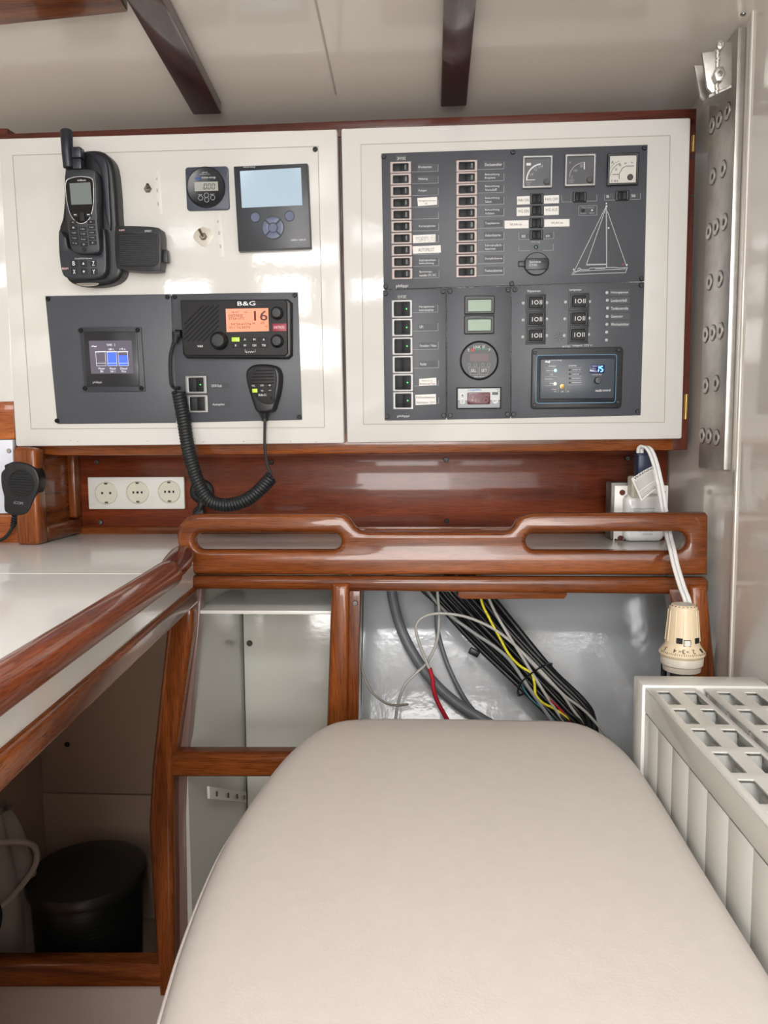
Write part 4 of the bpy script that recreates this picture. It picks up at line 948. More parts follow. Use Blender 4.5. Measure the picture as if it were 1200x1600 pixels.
# round battery gauge
f = Fr(323.5, 294.5); t = thing('battery_gauge', 'small square gauge with a round black face and silver-lettered keys', 'gauge', f)
a = f.rect(290.8, 260.6, 357.4, 328.6, .004); g = G(); g.poly(rrect(*a, .005), .0005, .005, .0012); g.build('frame', mat('slate_frame', (62, 68, 82), .4), t)
r0 = f.len(323, 294, 60)/2
g = G(); g.lathe([(r0, .005), (r0, .0085), (r0*.95, .0100), (r0*.91, .0092), (0, .0090)], 40); g.build('face', mat('gauge_face', (30, 33, 38), .3), t); z = .0093
bx(t, f, (304, 284, 340.6, 298.4), .0085, z+.0002, 0, 'screen', mat('lcd_grey', (158, 160, 152), .2))
g = G()
for ch, x in (('1', 314), ('0', 317.5), ('0', 324), ('0', 330.4)):
    b = f.rect(x, 286.6, x+5, 296, z+.0003); g.seg7(ch, *b, z+.0002)
g.build('digits', mat('lcd_ink', (70, 72, 70), .5), t)
tx(t, f, [('victron energy', 314.6, 275.6, 337, 279.6), ('BMV-700', 316, 268.6, 324, 270.4), ('battery monitor', 312, 271.4, 328, 273), ('SETUP', 310, 303.4, 315.6, 305), ('SELECT', 328.6, 302.8, 335, 304.4), ('%', 337, 285.6, 338.6, 288), ('SOC', 332.6, 294.6, 337.6, 296.2)], z+.0001)
g = G(); g.poly(f.ps([(304.5, 279.6), (307, 276), (309.5, 278.4), (312, 276), (313.6, 279), (311, 281.6), (307.6, 280.4)], z), z-.0002, z+.0001); g.build('wave_mark', mat('mark_blue', (40, 80, 150), .5), t)
for x, y in ((313.4, 309.4), (322.6, 305), (323, 312.2), (332.4, 308.8)):
    a = f.p(x, y, z); g = G(); g.plate([circ(*a, .0042, 20), circ(*a, .0034, 20)], z-.0003, z+.0006, .0001); g.build('key_ring', INKD, t)
# toggle switches and embossed tape labels
def toggle(x, y, label, glue, ang):
    f = Fr(x, y); t = thing('toggle_switch', label, 'switch', f)
    if glue:
        g = G(); random.seed(2); g.poly([(.0165*(1+random.uniform(-.12, .12))*math.cos(k*.4), .0165*(1+random.uniform(-.12, .12))*math.sin(k*.4)) for k in range(15)], 0, .0012, .0008); g.build('sealant_patch', mat('sealant', (205, 198, 184), .25), t)
    g = G(); g.cyl(0, 0, .0003, .003, .0068, 6, .0004); g.build('nut', mat('aged_nickel', (120, 112, 98), .35, metal=.8), t)
    g = G(); g.cyl(0, 0, .003, .0055, .0048, 14, .0004); g.build('bushing', MATS['aged_nickel'], t)
    g = G(); d = V((math.cos(ang)*.005, math.sin(ang)*.012, .012)); g.tube([(0, 0, .005), d*.5+V((0, 0, .005)), d+V((0, 0, .003))], [.0014, .0020, .0026], 10); g.build('lever', MATS['aged_nickel'], t)
toggle(231.5, 295.5, 'small metal toggle switch beside the round-cornered black speaker', False, .3)
toggle(318, 370, 'small metal toggle switch set in a patch of sealant', True, 2.2)
def tape(pts, letters, label):
    f = Fr((pts[0][0]+pts[2][0])/2, (pts[0][1]+pts[2][1])/2); t = thing('tape_label', label, 'label', f)
    plq(t, f, pts, .0003, .0008, .0001, 'tape', mat('tape_white', (216, 214, 208), .4))
    g = G()
    for s, x, y in letters:
        a = f.p(x, y, .001); M = Matrix.Translation((a[0], a[1], 0)) @ Matrix.Rotation(math.radians(-88), 4, 'Z'); g.text(s, -.0017*len(s)*.62, .0017*len(s)*.62, -.0014, .0014, .001, .03, M)
    g.build('lettering', INKB, t)
tape([(239.5, 266.5), (249.6, 266), (254, 335), (244, 335.6)], [('ON', 244.8, 279), ('SAT', 245.8, 298), ('OFF', 247, 318.4)], 'vertical white tape label reading ON SAT OFF')
tape([(334.6, 333.6), (345, 333), (350.6, 401.6), (340, 402)], [('ON', 340.4, 346), ('AIS', 342.4, 364), ('OFF', 344.4, 385)], 'vertical white tape label reading ON AIS OFF')
# ------------------------------------------------------------------ satellite phone dock and phone
f = Fr(140, 350); t = thing('phone_dock', 'tall black docking cradle holding the satellite phone', 'phone dock', f)
back = [(100, 262), (108, 243), (130, 235), (152, 234), (166, 241), (176, 258), (181, 300), (184, 350), (190, 395), (191, 425), (178, 440), (150, 446.5), (116, 444), (101, 432), (93, 405), (90.5, 360), (96, 340), (98.5, 310)]
g = G(); g.poly(closed(f, back, .03)[::-1], 0, .030, .008, 3); g.build('back_shell', BLK, t, smooth=50)
tray = [(100, 368), (96.5, 361), (92, 362), (92.5, 395), (97, 425), (104, 433.5), (120, 436), (152, 434.6), (163, 429), (167, 418), (166.5, 385), (164, 360), (160.5, 360), (158.5, 392), (152, 398), (140, 394), (112, 390), (106, 382), (104.5, 371)]
g = G(); g.plate([closed(f, tray, .045)[::-1]], .029, .047, .003, 2); g.build('front_tray', mat('tray_charcoal', (44, 47, 54), .35), t, smooth=50)
g = G(); g.poly(closed(f, [(142, 240), (160, 246), (168, 262), (171, 310), (173, 360), (164, 330), (160, 290), (156, 262)], .034)[::-1], .028, .036, .003); g.build('side_pad', mat('dock_pad', (32, 35, 46), .35), t)
tx(t, f, [('DriveDOCK Extreme', 117, 402.6, 143.8, 405)], .0475, INK, bold=.03); tx(t, f, [('BEAM', 97, 418, 106.6, 421.2)], .0475, mat('pink_print', (240, 200, 205), .5), bold=.05)
g = G(); g.poly(closed(f, [(121, 443.6), (138, 442.6), (156, 443), (152, 446), (138, 447), (126, 446)], .025), .018, .0305); g.build('release_bar', mat('chrome', (200, 200, 195), .15, metal=1), t)
SY = (('B', '^', 'Z'), ('X', 'v', 'Y'))
for j in range(2):
    for i in range(3):
        x = (115.2, 130.2, 145.8)[i]+j*.8; y = (411.6, 424.6)[j]
        b = rr(t, f, (x-4.6, y-5, x+4.8, y+4.6), .0465, .0482, .001, .0003, 'key', BLKM)
        g = G(); a = f.p(x, y, .0485)
        if i == 1: s3 = -1 if j else 1; g.poly([(a[0]-.002, a[1]-.0018*s3), (a[0]+.002, a[1]-.0018*s3), (a[0], a[1]+.0022*s3)][::s3], .0484, .0487)
        else: g.text(SY[j][i], a[0]-.0022, a[0]+.0022, a[1]-.0035, a[1]+.0035, .0486, .05)
        g.build('key_symbol', INK, b)
f = Fr(125, 320); t = thing('satellite_phone', 'black satellite phone with thick antenna and silver-rimmed screen', 'phone', f)
body = [(101, 268), (110, 264.5), (128, 263), (144, 264.6), (148, 270), (150.5, 300), (151, 340), (154, 372), (155, 390), (148, 395), (128, 396), (113, 392), (108, 380), (104, 350), (101, 320), (99.6, 290)]
g = G(); g.poly(closed(f, body, .06)[::-1], .036, .058, .005, 3); g.build('body', mat('phone_black', (46, 49, 54), .35), t, smooth=50)
z = .058
rim = [(103, 283), (112, 277.4), (124, 275.4), (137, 276.4), (145.6, 281), (147, 300), (147, 315), (144, 333), (138, 345), (128, 350.4), (119, 347), (110, 336), (105, 318), (102.6, 300)]
o1 = closed(f, rim, z); c0 = V(f.p(125, 312, z)); i1 = [tuple(c0+(V(p)-c0)*.962) for p in o1]
g = G(); g.plate([o1, i1], z-.0005, z+.0012, .0003); g.build('rim', mat('silver_trim', (205, 208, 210), .25, metal=.7), t)
g = G(); g.poly(i1[::-1], z-.0008, z+.0005); g.build('lens', BLKG, t)
plq(t, f, [(108.6, 286.4), (141, 284.8), (143.6, 319), (111.4, 320)], z-.0003, z+.0009, 0, 'screen', mat('grey_lcd', (116, 126, 128), .08, coat=.8))
tx(t, f, [('iridium', 121, 279.8, 134, 283)], z+.0008, INK, bold=.03)
g = G(); g.tube([f.p3(107.6, 262, .052), f.p3(105.6, 240, .052), f.p3(103.6, 205, .052), f.p3(103.4, 203, .052)], [.0090, .0094, .0098, .0082], 18); g.build('antenna', BLKN, t)
r = f.rect(112.6, 229.6, 127.6, 247.6, .056); g = G(); g.box(r[0], r[1], r[2], r[3], .042, .060, .003); 
r = f.rect(113.6, 247.6, 127.2, 264.4, .056); g.box(r[0], r[1], r[2], r[3], .042, .058, .002); g.build('antenna_hinge', BLKN, t)
for x, y, w_, h_, s in ((117.4, 335.6, 9, 7, '-'), (138, 335.4, 9, 7, '-'), (127.6, 338.4, 7, 14, '')):
    b = rr(t, f, (x-w_/2, y-h_/2, x+w_/2, y+h_/2), z-.0005, z+.0016, .0012, .0004, 'key', BLKM)
    if s: tx(b, f, [(s, x-2, y-.5, x+2, y+.5)], z+.0018)
n = 1; KS = ['<', '.', '>', '1', '2 abc', '3 def', '4 ghi', '5 jkl', '6 mno', '7 pqrs', '8 tuv', '9 wxyz', '* +', '0', '#']
for r_ in range(5):
    for c in range(3):
        if r_ == 0 and c == 1: continue
        x = (113.8, 128, 141.8)[c]+r_*.7; y = (347.4, 355.6, 363.8, 372, 380)[r_]+(0 if c != 1 else 1.8)-(.8 if c == 2 else 0)
        b = rr(t, f, (x-5.4, y-3, x+5.4, y+3), z-.0005, z+.0016, .0010, .0004, 'key', BLKM)
        s = KS[r_*3+c]; w_ = 1.5 if len(s) < 3 else 3.4; tx(b, f, [(s, x-w_, y-1.3, x+w_, y+1.3)], z+.0018, INKD, bold=.04)
dot(t, f, 131.2, 390, .0040, z-.0005, z+.0012, 'key', BLKM, 'round centre key')
# speaker
f = Fr(216, 389); t = thing('loudspeaker', 'small black ribbed box loudspeaker beside the phone dock', 'speaker', f)
sh = [(180, 357), (184, 353.6), (216, 353.4), (244, 355.6), (250.6, 361), (252, 388), (250.6, 417), (246, 423), (216, 423.6), (188, 420.4), (182, 415), (180, 388)]
g = G(); g.poly(closed(f, sh, .035)[::-1], .010, .036, .006, 3); g.build('case', BLK, t, smooth=50)
g = G(); g.poly(closed(f, [(184, 366), (216, 365), (245.6, 366.4), (246.8, 390), (245, 414), (216, 416), (188, 414), (184.4, 390)], .038)[::-1], .035, .037, .0008); gp = g.build('grille', BLKM, t)
g = G()
for i in range(16):
    y = 368.5+i*2.95; a, b = f.p(186.5, y, .037), f.p(244.6, y+.3, .037); g.box(a[0], b[0], a[1]-.0008, a[1]+.0008, .0368, .0380)
g.build('grille_ribs', BLK, gp, kind='stuff')
tx(t, f, [('RAM', 186.4, 358.4, 194.4, 361)], .0366, mat('pink_print', (240, 200, 205), .5), bold=.08); tx(t, f, [('SPKR7', 226, 359.4, 236.6, 362.6)], .0366, INK, bold=.03)
bx(t, f, (250, 390, 261.4, 410), .012, .024, .001, 'mounting_bracket', BLK)
g = G(); r = f.rect(190, 365, 240, 412, .01); g.box(*r, 0, .0105); g.build('rear_mount', BLKM, t)
# ================================================================== the far left edge
f = Fr(8, 745, 'door', -.004); t = thing('white_panel', 'white screwed panel at the left edge of the picture', 'panel', f)
plq(t, f, [(-150, 690), (19.5, 687), (22, 802), (-150, 806)], -.012, 0, .001, 'plate', mat('cool_white_panel', (222, 226, 236), .25))
a = f.p(14, 704.5); g = G(); screw(g, a[0], a[1], 0, .0045); g.build('screw', STEEL, t)
f = Fr(5, 655, 'door', -.008); t = thing('cabinet_rail', 'orange-brown mahogany rail below the far left white door', 'rail', f)
plq(t, f, [(-150, 627), (21, 627), (23, 686), (-150, 688)], -.018, 0, .001, 'rail', wood('mahogany_orange', (190, 110, 56), (130, 66, 34), 0))
f = Fr(10, 828, 'door', -.004); t = thing('plinth_block', 'orange-brown mahogany block under the white screwed panel', 'panel', f)
q = f.ps([(-150, 803), (27, 803), (29, 853), (-150, 860)]); g = G(); g.poly(q[::-1], -.04, 0, .005, 3); g.build('block', MATS['mahogany_orange'], t)
f = Fr(35, 765, 'door', .004); t = thing('fist_microphone', 'round-headed black handheld microphone at the left edge', 'microphone', f)
out = [(15, 724), (22, 721.5), (34, 722), (48, 726), (58, 734), (63.5, 748), (62.6, 762), (55, 780), (48, 797), (40, 803.5), (28, 805), (16, 802), (9, 796), (8.4, 775), (5, 762), (3.6, 745), (5, 737), (9.5, 732), (9, 727)]
g = G(); g.poly(closed(f, out, .02)[::-1], 0, .026, .007, 3); g.build('shell', BLK, t, smooth=50)
a = f.p(32.6, 755.4, .027); r0 = f.len(32, 755, 41, .027)/2
g = G(); g.lathe([(r0*1.04, 0), (r0, .0022), (r0*.95, .0024), (r0*.9, .0012), (0, .0012)], 36, Matrix.Translation((a[0], a[1], .025))); gp = g.build('grille', BLKM, t)
for i in range(8):
    y = -r0*.72+i*r0*.205; h = math.sqrt(max(1e-6, .8*r0*r0-y*y))
    g = G(); g.tube([(a[0]-h, a[1]+y+.0015, .0266), (a[0]+h, a[1]+y-.0015, .0266)], .0011, 6, .6); g.build('grille_bar', BLK, gp)
b = f.p(28, 786, .0275); M = Matrix.Translation((b[0], b[1], 0)) @ Matrix.Rotation(-.12, 4, 'Z')
g = G(); g.text('iCOM', -.0085, .0085, -.0026, .0026, .0263, .02, M); g.build('logo_lettering', INKD, t)
g = G(); p0, p1 = f.p3(26, 803, .014), f.p3(19, 824, .014)
for k in range(6): g.tube([p0.lerp(p1, k/6), p0.lerp(p1, (k+.6)/6)], [.0080-.0006*k, .0070-.0006*k], 12)
g.tube([p0, p1], .0040, 8)
g.tube(smooth([p0, p1, f.p3(10, 838, .014), f.p3(-4, 846, .012), f.p3(-40, 855, .010)], 8), .0032, 8); g.build('lead', RUB, t)
# ================================================================== sockets on the back board
f = Fr(215, 770, 1.52); t = thing('triple_socket', 'white triple power socket on the reddish back board', 'power socket', f)
a = f.rect(140.5, 745, 290, 795); g = G(); g.box(a[0], a[1], a[2], a[3], .0005, .009, .002, 3); g.build('frame', PLW, t)
for k, (x, y) in enumerate(((166, 770.4), (215, 769.4), (264.5, 768.4))):
    c = f.p(x, y, .009); r0 = f.len(x, y, 34)/2; T = Matrix.Translation((c[0], c[1], .0088))
    g = G(); g.lathe([(r0*1.04, 0), (r0*1.02, .0030), (r0*.97, .0034), (r0*.93, .0008), (0, .0004)], 32, T); s = g.build('socket', PLC, t)
    for dx in ((-.0085, .0085) if k == 0 else (-.0090, 0, .0090)):
        g = G(); g.cyl(c[0]+dx, c[1], .0089, .0094, .0026, 12); g.build('pin_hole', BLKM, s)
    for sy in (-1, 1):
        g = G(); g.box(c[0]-.0035, c[0]+.0035, c[1]+sy*r0*.84-.0018, c[1]+sy*r0*.84+.0018, .0088, .0098, .0003); g.build('earth_clip', mat('clip_metal', (90, 84, 74), .4, metal=.6), s)
    g = G()
    for sy in (-1, 1): g.box(c[0]-r0*.99, c[0]-r0*.80, c[1]+sy*.004-.0015, c[1]+sy*.004+.0015, .0090, .0108, .0004)
    g.build('guide_rib', PLC, s, kind='stuff')
# hook behind the coil
f = Fr(315, 775, 1.52); t = thing('cable_hook', 'black rubber hook on the board behind the coiled cord', 'hook', f)
c = f.p(316, 768); g = G(); g.lathe([(.0245, .0008), (.024, .006), (.019, .010), (.013, .010), (.012, .006), (0, .006)], 24, Matrix.Translation((c[0], c[1], 0))); g.build('base', RUB, t)
g = G(); g.tube(smooth([f.p3(316, 772, .012), f.p3(315, 786, .020), f.p3(312, 796, .020), f.p3(307, 803, .020)], 6), .0075, 10); a = f.p3(311, 801, .020)
g.lathe([(.0005, -.007), (.010, -.005), (.013, 0), (.010, .005), (.0005, .007)], 16, Matrix.Translation(a)); g.build('arm', RUB, t)
# ================================================================== converter, plug and cord
YC = 1.415
f = Fr(1000, 805, YC); t = thing('voltage_converter', 'white voltage converter box with rusty screws behind the right grab slot', 'voltage converter', f)
a = f.rect(954.5, 753.5, 1039, 851.5); zb_ = TZ+.001-f.o.z
g = G(); g.box(a[0], a[1], max(a[2], zb_), a[3], -.045, -.004, .003); g.build('back_box', mat('box_edge_grey', (96, 92, 86), .4, metal=.4), t)
b = f.rect(959, 758.5, 1043, 846)
g = G(); g.box(b[0], b[1], b[2], b[3], -.004, .0015, .0012); g.build('cover_plate', PLW, t)
c = f.rect(974, 772, 1036, 845, .01); g = G(); g.poly(rrect(c[0], c[1], c[2], c[3], .012), .0012, .022, .008, 4); g.build('converter_body', mat('converter_white', (232, 233, 232), .18, coat=.4), t, smooth=60)
first = None
for (sx, sy) in ((972, 769.5), (1035, 769.5), (969, 841), (1034, 841)):
    p = f.p(sx, sy); g = G(); screw(g, p[0], p[1], .0014, .0052); g.build('rusty_screw', mat('rust', (96, 48, 34), .8), t)
g = G(); random.seed(11)
for k in range(34):
    u = random.random(); x = b[0]+u*(b[1]-b[0]); y = b[2]+random.uniform(-.0005, .003); g.cyl(x, y, .0012, .0018, random.uniform(.0008, .0028), 7)
g.build('rust_stain', mat('rust_stain_brown', (84, 58, 44), .9), t, kind='stuff')
tx(t, f, [('UP DOWN AC CONVERTER', 990.5, 793.8, 1023, 796), ('MODEL : TC-60E 60W', 990.5, 797.6, 1023, 799.8), ('MADE IN CHINA', 1004, 833.6, 1020, 835.6), ('INPUT 220V~ 50Hz', 997, 829.4, 1021, 831.2)], .0223, mat('blue_grey_print', (70, 96, 120), .5), bold=.02)
p = f.rect(984.5, 744, 1007, 777.5, .02); g = G(); g.poly(rrect(p[0], p[1], p[2], p[3], .004), .002, .030, .004, 3); g.build('socket_adapter', PLC, t)
f = Fr(1005, 730, YC-.012); t = thing('power_plug', 'dark blue plug standing in the white converter socket', 'plug', f)
g = G(); q = f.ps([(990, 752), (991, 715), (994, 700), (1009, 700), (1015, 716), (1018, 752)]); g.poly(q[::-1], 0, .022, .004, 3); g.build('body', mat('navy_rubber', (34, 48, 76), .4), t, smooth=50)
for k in range(3):
    q = f.rect(993.5-k*.6, 702+k*3.6, 1010.5+k*1.2, 704+k*3.6, .01); g = G(); g.box(q[0], q[1], q[2], q[3], -.0012, .0232, .001); g.build('grip_rib', MATS['navy_rubber'], t)
# flat two core cord
W_ = [(1000, 707, YC-.036), (1001, 700.5, YC-.040), (1007, 698, YC-.046), (1015, 703, YC-.056), (1023, 722, YC-.070), (1031, 755, YC-.085), (1036, 785, YC-.100), (1040, 810, YC-.120), (1045, 838, 1.265), (1050, 858, 1.228), (1056, 885, 1.205), (1066, 918, 1.18), (1074, 940, 1.165), (1076, 965, 1.168), (1074, 1000, 1.19), (1068, 1060, 1.20), (1060, 1140, 1.20)]
pts = smooth([atY(x, y, Y) for x, y, Y in W_], 10)
t = thing('extension_cable', 'flat white two-core cord hanging through the grab slot behind the valve', 'cord', loc=pts[0])
pl = [p-pts[0] for p in pts]
def ribbon(off, wd, th, name, m, lift=0.0, lab=None):
    g = G(); S = V((1, 0, -.12))
    prof = [(off-wd, -th), (off+wd, -th), (off+wd+th*.4, 0), (off+wd, th), (off-wd, th), (off-wd-th*.4, 0)]
    prof = [(a_, b_+lift) for a_, b_ in prof]
    g.sweep(pl, prof, S); return g.build(name, m, t, lab, smooth=70)
CW = mat('cord_white', (232, 232, 230), .35); CBL = mat('cord_blue_line', (110, 128, 156), .5)
ribbon(-.0033, .0022, .0022, 'conductor', CW); ribbon(.0033, .0022, .0022, 'conductor', CW); ribbon(0, .0014, .0016, 'web', CW); 
for s_ in (-1, 1):
    ribbon(-.0008, .00035, .0008, 'stripe', CBL, s_*.0014)
# tag on the cord
f = Fr(1010, 755, YC-.085); t = thing('warning_tag', 'curled white WARNING paper tag hanging on the cord', 'tag', f)
g = bmesh.new(); nx, ny = 10, 12; q0 = [V((*f.p(*p, 0), 0)) for p in ((986.5, 748), (1019, 727.5), (1027.5, 764), (1002, 783))]
def tagp(u, v, dz=0.0):
    p = q0[0]*(1-u)*(1-v)+q0[1]*u*(1-v)+q0[2]*u*v+q0[3]*(1-u)*v
    bulge = math.sin(u*math.pi)*.004; p = p+V((0, bulge*.6, 0)); p.z = .010*math.sin(u*2.4)-.012*u*v+dz; return p
vs = [[g.verts.new(tagp(i/nx, j/ny)) for i in range(nx+1)] for j in range(ny+1)]
for j in range(ny):
    for i in range(nx): g.faces.new((vs[j][i], vs[j][i+1], vs[j+1][i+1], vs[j+1][i]))
bmesh.ops.recalc_face_normals(g, faces=g.faces); gg = G(); ext = bmesh.ops.solidify(g, geom=g.faces[:], thickness=.0004); gg._add(g); gg.build('paper', mat('tag_paper', (234, 233, 228), .5), t)
gt = G(); tmp = G()
tmp.text('WARNING', .08, .98, -.125, -.02, 0, .05)
random.seed(4); y = .17
while y < .9:
    if y < .60: h, ind = .016, 0
    elif y < .8: h, ind = .016, .1
    else: h, ind = .03, 0
    x = .06
    while x < .94:
        wl_ = random.uniform(.04, .13); tmp.box(x, min(.95, x+wl_), -y-h, -y, 0, .00001); x += wl_+.03
    y += .045 if y < .6 else (.055 if y < .8 else .07)
    if .60 < y < .645: y += .04
for v in tmp.bm.verts: 
    p = tagp(max(0, min(1, v.co.x)), max(0, min(1, -v.co.y)), .0006); v.co = p
tmp.build('tag_lettering', INKB, t)
# ================================================================== cables in the open locker
def cable(name, label, pts, r, m, cat='cable', group=None, seg=8, flat=1):
    P = smooth([atY(x, y, Y) for x, y, Y in pts], 8); o = P[0]
    g = G(); g.tube([p-o for p in P], r, seg, flat); c = g.build(name, m, None, smooth=60); c.location = o
    return tag(c, label, cat, group)
CG = mat('cable_grey', (104, 108, 112), .45); CL = mat('cable_light_grey', (172, 170, 164), .45); CT = mat('cable_taupe', (132, 128, 116), .5)
CK = mat('cable_black', (20, 21, 23), .42); CR = mat('cable_red', (168, 28, 44), .45); CY_ = mat('cable_yellow', (214, 204, 40), .45)
cable('grey_hose', 'thickest smooth grey conduit curving down at the left of the open locker', [(608, 880, 1.42), (612, 925, 1.42), (624, 975, 1.42), (645, 1020, 1.41), (674, 1062, 1.39), (710, 1096, 1.37), (750, 1122, 1.35), (800, 1150, 1.33), (850, 1180, 1.31)], .0098, CG, 'conduit', seg=14)
cable('grey_cable', 'slim grey cable right of the thick conduit', [(683, 880, 1.44), (682, 960, 1.44), (686, 995, 1.43), (700, 1040, 1.42), (722, 1085, 1.40), (742, 1112, 1.37), (775, 1140, 1.35)], .0042, CG)
cable('taupe_cable', 'thin taupe cable ending in mid-air beside the middle post', [(566, 925, 1.30), (563.5, 960, 1.29), (563, 1010, 1.29), (567, 1050, 1.29), (580, 1080, 1.285), (602, 1098, 1.28), (620, 1102, 1.275), (638, 1100.5, 1.27)], .0020, CT)
cable('light_grey_wire', 'light grey wire dropping from above and bending left to the seat edge', [(682, 880, 1.33), (683.5, 925, 1.33), (686, 960, 1.33), (683, 1000, 1.33), (668, 1034, 1.33), (650, 1052, 1.33), (633, 1070, 1.32), (623, 1095, 1.32), (618.5, 1122, 1.31), (617, 1160, 1.31)], .0026, CL)
cable('looped_wire', 'pale wire making a wide loop over the black bundle, ending in the red sleeve', [(960, 1165, 1.312), (918, 1115, 1.312), (880, 1085, 1.312), (845, 1048, 1.312), (812, 1015, 1.312), (775, 985, 1.312), (735, 966, 1.312), (700, 959, 1.312), (672, 960, 1.312), (654, 970, 1.312), (650, 985, 1.312), (655, 1005, 1.312), (664, 1028, 1.312), (671, 1046, 1.312)], .0026, CL)
cable('red_sleeve', 'red sleeved wire end continuing from the pale looped wire', [(671, 1044, 1.312), (676, 1062, 1.312), (677, 1075, 1.312), (683, 1095, 1.312), (694, 1116, 1.312), (702, 1130, 1.312), (712, 1150, 1.312)], .0040, CR)
cable('yellow_cable', 'yellow marked cable snaking down over the black bundle', [(745, 890, 1.33), (752, 938, 1.312), (764, 965, 1.312), (780, 995, 1.312), (795, 1022, 1.312), (812, 1040, 1.312), (830, 1052, 1.312), (835, 1068, 1.312), (837, 1085, 1.312), (848, 1098, 1.312), (865, 1107, 1.312), (888, 1122, 1.312), (920, 1150, 1.312)], .0023, mat('cable_yellow_marked', (216, 206, 44), .45, var=.25, vscale=160))
random.seed(21)
spine = [(690, 900, 1.41), (714, 930, 1.41), (765, 990, 1.385), (833, 1060, 1.35), (884, 1112, 1.325), (904, 1140, 1.32), (912, 1210, 1.31)]
spread = [.98, .98, .88, .74, .70, .66, .6]
ORD = ['outermost at the lower left edge', 'second from its lower left edge', 'third from its lower left edge', 'fourth from its lower left edge', 'fifth from its lower left edge', 'sixth from its lower left edge', 'seventh from its lower left edge', 'in the very middle', 'seventh from its upper right edge', 'sixth from its upper right edge', 'fifth from its upper right edge', 'fourth from its upper right edge', 'third from its upper right edge', 'second from its upper right edge', 'outermost at the upper right edge']
offs = [(-38, 0, .0040), (-31, .02, .0034), (-27, -.03, .0036), (-20, .02, .0046), (-14, -.03, .0030), (-9, .03, .0040), (-3, -.02, .0044), (3, .02, .0036), (8, -.03, .0030), (14, .03, .0042), (19, -.02, .0034), (26, .02, .0048), (33, -.01, .0052), (41, .0, .0056), (47, .012, .0052)]
for k, (o_, dY, r_) in enumerate(offs):
    L = []
    for j, (x, y, Y) in enumerate(spine):
        s_ = spread[j]; ww = random.uniform(-3.5, 3.5) if j not in (3,) else 0
        nx_, ny_ = (.78, -.62); rt = 1 if j > 0 else 1.15
        L.append((x+(o_*s_+ww)*nx_*rt, y+(o_*s_+ww)*ny_*.7, Y+dY*s_*.6))
    cable('black_cable', 'black cable in the tied bundle, '+ORD[k], L, r_*1.12, CK, 'cable', 'black cables tied in a bundle in the open locker', 7)
CLt = [('light_cable', 'pale grey cable lying along the upper right of the black bundle', [(748, 890, 1.335), (768, 945, 1.33), (790, 985, 1.312), (812, 1020, 1.312), (838, 1062, 1.312), (862, 1100, 1.312), (882, 1128, 1.312), (915, 1165, 1.312)], .0027, CL),
    ('light_cable', 'pale grey cable emerging below the cable tie on the bundle', [(792, 995, 1.34), (815, 1018, 1.312), (846, 1052, 1.312), (876, 1082, 1.312), (893, 1106, 1.312), (908, 1126, 1.312), (935, 1160, 1.312)], .0026, CL),
    ('light_cable', 'pale grey cable crossing the left half of the bundle under the loop', [(655, 905, 1.36), (690, 950, 1.345), (735, 985, 1.33), (775, 1012, 1.312), (800, 1036, 1.312), (830, 1080, 1.312), (865, 1130, 1.312)], .0032, mat('cable_mid_grey', (140, 142, 142), .45)),
    ('red_cable', 'short visible length of red cable low in the bundle', [(845, 1075, 1.33), (858, 1092, 1.312), (875, 1108, 1.312), (892, 1128, 1.312), (915, 1155, 1.312)], .0018, CR),
    ('teal_cable', 'thin blue-green cable low in the bundle', [(815, 1070, 1.33), (828, 1090, 1.312), (850, 1110, 1.312), (872, 1130, 1.312), (890, 1150, 1.312)], .0014, mat('cable_teal', (60, 120, 128), .45))]
for n_, l_, P_, r_, m_ in CLt: cable(n_, l_, P_, r_, m_)
for (lab, pts) in (('black cable tie round the lower right of the bundle', [(810, 1085, 1.36), (809, 1080, 1.325), (814, 1067, 1.308), (832, 1051, 1.305), (850, 1040, 1.308), (861, 1037, 1.35), (858, 1046, 1.38), (835, 1072, 1.39), (814, 1086, 1.38), (810, 1085, 1.36)]),):
    cable('cable_tie', lab, pts, .0026, CK, 'cable tie', seg=6, flat=.5)
t = thing('cable_clamp', 'small black cable clamp at the left edge of the bundle', 'clamp', loc=atY(742, 1020, 1.36))
g = G(); g.box(-.011, .008, -.004, .004, -.006, .006, .002, M=Matrix.Rotation(.5, 4, 'Y')); g.build('body', CK, t)
g = G(); g.cyl(0, 0, -.015, -.002, .004, 10, M=Matrix.Translation((-.006, 0, .0)) @ Matrix.Rotation(math.pi/2, 4, 'X')); g.build('bolt', CK, t)
# ================================================================== thermostatic valve
vp = atY(1066, 1010, 1.135)
t = thing('radiator_valve', 'beige thermostatic radiator valve with printed numbers', 'valve', loc=(vp.x, vp.y, atY(1066, 1056, 1.135).z))
zt = lambda y: atY(1064, y, 1.135).z-t.location.z
px_ = 1.135/1200
g = G(); g.lathe([(.0005, zt(944)), (17.5*px_, zt(944)), (20.6*px_, zt(947.5)), (21.5*px_, zt(955)), (25*px_, zt(1000)), (26.4*px_, zt(1006)), (34.2*px_, zt(1017)), (34.4*px_, zt(1020)), (31*px_, zt(1025)), (31*px_, zt(1026))], 40)
hd = g.build('handwheel', CREAM, t, smooth=30)
for k in range(12):
    a = 2*math.pi*k/12+.26; g = G(); R_ = Matrix.Rotation(a, 4, 'Z')
    g.tube([R_ @ V((21.4*px_, 0, zt(952))), R_ @ V((25.6*px_, 0, zt(1000)))], .0007, 6); g.build('grip_ridge', CREAM, hd)
